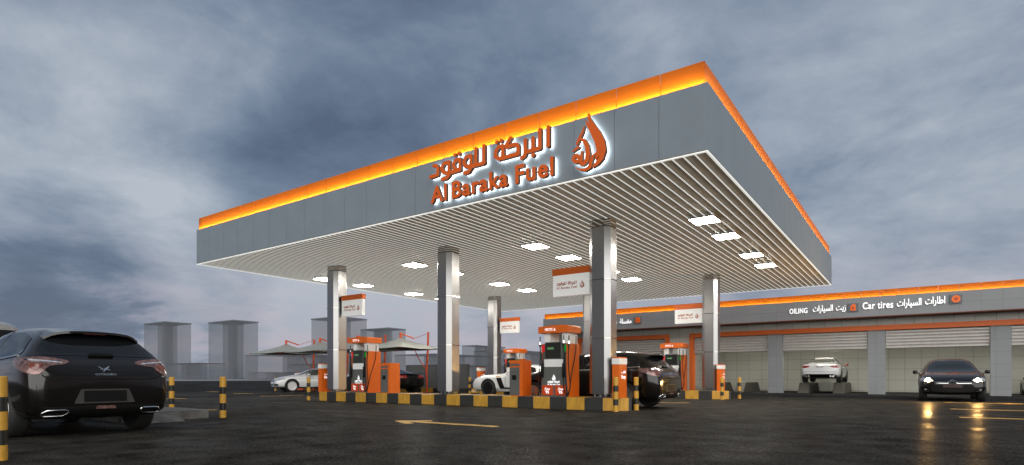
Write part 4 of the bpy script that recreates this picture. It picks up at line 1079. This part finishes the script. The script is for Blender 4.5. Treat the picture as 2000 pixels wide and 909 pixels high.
        P(line([(-.50, .615), (-.14, .61), (0, .675), (.14, .61), (.50, .615)], .014), 'front', M['chrome'], 'grille_strip', off=.014, r_=0, res=.03)
        P([(-.50, .605), (.50, .605), (.50, .67), (-.50, .67)], 'front', M['plastic'], 'grille', off=.006)
        P([(-.56, .32), (.56, .32), (.60, .46), (.52, .57), (-.52, .57), (-.60, .46)], 'front', M['plastic'], 'lower_grille', off=.006)
        P([(-.26, .47), (.26, .47), (.26, .57), (-.26, .57)], 'front', mat('plate_dark', (.03, .012, .012), .4), 'number_plate', off=.02, r_=.01)
        mir([(.62, .36), (.86, .38), (.82, .44), (.66, .43)], 'front', M['plastic'], 'fog_recess', off=.006, r_=.02)
        mir([(.70, .385), (.76, .385), (.76, .425), (.70, .425)], 'front', M['lensc'], 'fog_light', off=.012, r_=.02, res=.03)
        mir(line([(.60, .35), (.88, .355)], .012), 'front', M['chrome'], 'bumper_strip', off=.012, r_=0)
    return f
HATCH = dict(st=[(-2.27, .74, .36, .72, .80, .60), (-2.23, .84, .30, .84, .93, .70), (-2.12, .905, .25, .96, 1.05, .80), (-1.98, .93, .24, 1.02, 1.14, .77), (-1.82, .935, .24, 1.04, 1.34, .66), (-1.60, .94, .24, 1.04, 1.46, .62),
                 (-1.1, .94, .22, 1.02, 1.51, .61), (-.5, .935, .2, 1.0, 1.53, .61), (.15, .935, .2, .98, 1.49, .60), (.62, .935, .2, .97, 1.31, .62), (1.02, .935, .2, .95, 1.07, .72), (1.45, .93, .22, .88, .97, .76),
                 (1.9, .90, .24, .78, .87, .74), (2.12, .84, .26, .68, .76, .66), (2.24, .72, .30, .56, .62, .54)],
             r=.345, xf=1.38, xr=-1.36, tr=.80, ww=.235, style='five', rim=M['rims'], mir=(.62, 1.0), w=.93, sill=.235)
# ---- coupe
def d_coupe(dark_sides=False):
    def f(root, bvh, P, both, mir, bd):
        g = M['glassc'] if not dark_sides else M['glass']
        both([(-1.42, 1.0), (-1.1, 1.18), (-.7, 1.27), (-.2, 1.29), (.22, 1.22), (.66, .98), (.60, .93), (-.9, .96)], g, 'side_window', off=.006)
        both(line([(-.72, .95), (-.66, 1.30)], .04), M['p_blk2'], 'door_pillar', off=.010, r_=0)
        both(line([(-.70, .26), (-.74, .94)], .012), M['plastic'], 'door_seam', off=.003, r_=0)
        both(line([(.66, .28), (.62, .62), (.66, .92)], .012), M['plastic'], 'door_seam', off=.003, r_=0)
        both([(-.45, .78), (-.22, .785), (-.22, .81), (-.45, .805)], M['chrome'], 'door_handle', off=.02, r_=.01)
        both(line([(-1.9, .72), (0, .74), (1.8, .70)], .010), M['plastic'], 'crease', off=.0015, r_=0)
        both([(-1.0, .2), (1.0, .2), (1.0, .27), (-1.0, .27)], M['plastic'], 'sill', off=.008)
        P([(-.68, .95), (.68, .95), (.62, 1.08), (.52, 1.25), (0, 1.28), (-.52, 1.25), (-.62, 1.08)], 'front', g, 'windscreen', off=.006)
        P([(-.62, 1.05), (.62, 1.05), (.54, 1.17), (.46, 1.25), (-.46, 1.25), (-.54, 1.17)], 'rear', g, 'rear_window', off=.006)
        L1 = mir([(.44, .83), (.52, .88), (.84, .87), (.87, .80), (.83, .755), (.62, .76)], 'rear', M['lensr'], 'tail_light', off=.010, r_=.02)
        mir([(.58, .80), (.80, .81), (.80, .83), (.58, .82)], 'rear', M['lens'], 'lamp_segment', off=.016, r_=.005, par=L1, res=.04)
        P([(-.26, .77), (.26, .77), (.26, .86), (-.26, .86)], 'rear', M['p_white'], 'number_plate', off=.014, r_=.005)
        place_text(bvh, '2388 ADB', -.17, .17, .79, .045, 'rear', M['plastic'], root).location = (-.012, 0, 0)
        P([(-.72, .26), (.72, .26), (.78, .36), (.66, .44), (-.66, .44), (-.78, .36)], 'rear', M['plastic'], 'diffuser', off=.008)
        for s in (1, -1): 
            for u in (.50, .62): MB().cyl((-2.34, s*u, .33), (-2.20, s*u, .33), .05, .05, 16).build('exhaust_tip', M['chrome'], root, smooth=40)
        P(line([(-.8, .70), (-.74, .56), (.74, .56), (.8, .70)], .010), 'rear', M['plastic'], 'bumper_seam', off=.002, r_=0)
        gr = P([(-.33, .36), (.33, .36), (.42, .60), (.38, .68), (-.38, .68), (-.42, .60)], 'front', M['blue'], 'grille', off=.008)
        for z in (.41, .47, .53, .59, .65): P(line([(-.38, z), (.38, z)], .01), 'front', M['chrome'], 'grille_bar', par=gr, off=.016, r_=0, res=.05)
        P([(-.26, .46), (.26, .46), (.26, .56), (-.26, .56)], 'front', M['white'], 'number_plate', off=.03, r_=.005)
        mir([(.46, .64), (.54, .72), (.82, .77), (.87, .72), (.80, .65), (.56, .60)], 'front', M['lensc'], 'headlight', off=.008, r_=.02)
        mir([(.50, .34), (.80, .36), (.80, .46), (.54, .46)], 'front', M['plastic'], 'air_intake', off=.008, r_=.02)
    return f
COUPE = dict(st=[(-2.32, .70, .42, .70, .78, .56), (-2.27, .82, .34, .82, .90, .70), (-2.1, .90, .27, .88, .97, .76), (-1.8, .92, .24, .92, 1.0, .74), (-1.5, .925, .22, .93, 1.07, .64), (-1.15, .925, .2, .93, 1.24, .56), (-.7, .925, .2, .92, 1.36, .54),
                 (-.15, .925, .2, .90, 1.38, .54), (.30, .925, .2, .89, 1.27, .56), (.72, .925, .2, .88, 1.04, .66), (1.1, .925, .2, .86, .94, .76), (1.6, .915, .22, .80, .87, .75), (2.0, .87, .24, .71, .78, .70), (2.2, .79, .26, .62, .68, .60), (2.30, .66, .30, .52, .57, .5)],
             r=.345, xf=1.42, xr=-1.36, tr=.80, ww=.245, style='y', rim=M['rims'], mir=(.55, .96), w=.90, sill=.235)
# ---- muscle car
def d_muscle(stripe):
    def f(root, bvh, P, both, mir, bd):
        both([(-.95, 1.0), (-.75, 1.20), (-.3, 1.27), (.05, 1.22), (.50, .99), (.44, .94), (-.9, .95)], M['glass'], 'side_window', off=.006)
        both([(-1.45, 1.02), (-1.2, 1.14), (-1.02, 1.18), (-1.1, 1.0)], M['glass'], 'quarter_window', off=.006)
        both(line([(-.80, .26), (-.84, .94)], .012), M['plastic'], 'door_seam', off=.003, r_=0)
        both(line([(.52, .28), (.50, .92)], .012), M['plastic'], 'door_seam', off=.003, r_=0)
        both([(-.68, .74), (-.45, .745), (-.45, .775), (-.68, .77)], bd.data.materials[0], 'door_handle', off=.02, r_=.01)
        both([(-1.0, .2), (1.05, .2), (1.05, .27), (-1.0, .27)], bd.data.materials[0], 'sill', off=.014)
        if stripe:
            both([(.98, .80), (.72, .80), (.55, .40), (-1.0, .40), (-1.0, .34), (.78, .34)][::-1], M['plastic'], 'side_stripe', off=.006, r_=0)
            both([(.76, .83), (1.0, .83), (.99, .87), (.76, .87)], M['yellow'], 'badge', off=.008, r_=.005)
        P([(-.66, .97), (.66, .97), (.52, 1.24), (0, 1.27), (-.52, 1.24)], 'front', M['glass'], 'windscreen', off=.006)
        P([(-.55, 1.06), (.55, 1.06), (.46, 1.24), (-.46, 1.24)], 'rear', M['glass'], 'rear_window', off=.006)
        mir([(.38, .78), (.80, .78), (.80, .92), (.38, .92)], 'rear', M['lensr'], 'tail_light', off=.010)
        P([(-.62, .50), (.62, .50), (.66, .72), (-.66, .72)], 'front', M['plastic'], 'grille', off=.008)
        mir([(.68, .58), (.84, .58), (.84, .72), (.68, .72)], 'front', M['lensc'], 'headlight', off=.010)
        MB().box(-2.36, -2.08, -.70, .70, 1.0, 1.03, b=.01).build('spoiler', bd.data.materials[0], root)
        q = MB(); q.box(2.15, 2.42, -.78, .78, .20, .235, b=.01); q.build('splitter', bd.data.materials[0], root)
    return f
MUSCLE = dict(st=[(-2.39, .76, .38, .74, .84, .64), (-2.33, .86, .32, .88, .96, .74), (-2.1, .92, .27, .94, 1.0, .78), (-1.75, .935, .24, .95, 1.04, .70), (-1.4, .94, .22, .95, 1.13, .60), (-1.0, .94, .2, .94, 1.27, .55), (-.5, .935, .2, .92, 1.36, .54),
                  (-.05, .935, .2, .91, 1.31, .55), (.35, .935, .2, .91, 1.13, .62), (.65, .935, .2, .90, .99, .74), (1.1, .935, .21, .88, .96, .78), (1.7, .925, .22, .84, .93, .78), (2.1, .90, .24, .76, .86, .76), (2.32, .82, .26, .66, .76, .66), (2.40, .70, .30, .56, .64, .56)],
              r=.355, xf=1.40, xr=-1.36, tr=.82, ww=.26, style='ten', rim=M['rimb'], mir=(.35, .96), w=.91, sill=.22)
VAN = dict(st=[(-2.2, .80, .40, 1.2, 1.86, .66), (-2.12, .92, .30, 1.25, 1.95, .74), (-1.6, .94, .26, 1.25, 2.0, .76), (0, .94, .24, 1.22, 2.0, .76), (.9, .94, .24, 1.18, 1.86, .72), (1.4, .94, .24, 1.12, 1.32, .74), (1.95, .90, .26, .95, 1.08, .72), (2.2, .78, .32, .72, .8, .6)],
           r=.35, xf=1.42, xr=-1.4, tr=.80, ww=.24, style='five', rim=M['rims'], mir=(1.0, 1.25), w=.93, sill=.26, name='parked_van')
def d_van(root, bvh, P, both, mir, bd):
    both([(-1.9, 1.3), (.6, 1.28), (1.05, 1.3), (.75, 1.72), (-1.85, 1.76)], M['glass'], 'side_window', off=.006)
    P([(-.70, 1.28), (.70, 1.28), (.64, 1.76), (-.64, 1.76)], 'rear', M['glass'], 'rear_window', off=.006)
    P([(-.70, 1.28), (.70, 1.28), (.62, 1.76), (-.62, 1.76)], 'front', M['glass'], 'windscreen', off=.006)
    mir([(.70, .9), (.86, .9), (.86, 1.25), (.72, 1.25)], 'rear', M['lensr'], 'tail_light', off=.008)
H = math.pi
near = car('near dark brown hatchback seen from behind at the left edge', 'car', dict(HATCH, detail=d_hatch()), (-11.30, 3.26, 0), H, M['p_black']); near.scale = (1, .945, 1.02)
car('dark brown hatchback standing behind the near right pump, tail showing', 'car', dict(HATCH, detail=d_hatch(), rim=M['rims']), (-7.42, 14.47, 0), H, M['p_black'])
car('black hatchback facing the viewer with both headlights lit, before the garage', 'car', dict(HATCH, detail=d_hatch(True)), (.97, 26.4, 0), -H/2, M['p_blk2'])
car('white coupe seen from behind on grey ramps inside the garage', 'car', dict(COUPE, detail=d_coupe(), mirmat=M['lensr'], rim=M['rimb']), (-4.12, 35.85, .545), H/2, M['p_white'])
car('white coupe with silver wheels parked under the leftmost shade', 'car', dict(COUPE, detail=d_coupe()), (-28.7, 20.9, 0), math.atan2(-.763, -.565)+.25, M['p_white'])
car('white muscle car with black side stripe between the pump islands', 'car', dict(MUSCLE, detail=d_muscle(True)), (-13.35, 20.2, 0), H, M['p_white'])
car('black muscle car parked under the right shade, seen from its side', 'car', dict(MUSCLE, detail=d_muscle(False)), (-23.0, 20.9, 0), H-.05, M['p_blk2'])
car('dark green coupe in the garage bay at the right picture edge', 'car', dict(COUPE, detail=d_coupe(True), rim=M['rimb']), (5.05, 35.7, -.2), -H/2, M['p_green'])
car('silver van whose roof shows above the near hatchback', 'van', dict(VAN, detail=d_van), (-17.2, 3.22, 0), H, M['p_silver'])
for o in S.objects:
    if o.type == 'MESH' and o.get('label') is None and o.parent is None and o.get('kind') is None: print('untagged', o.name)
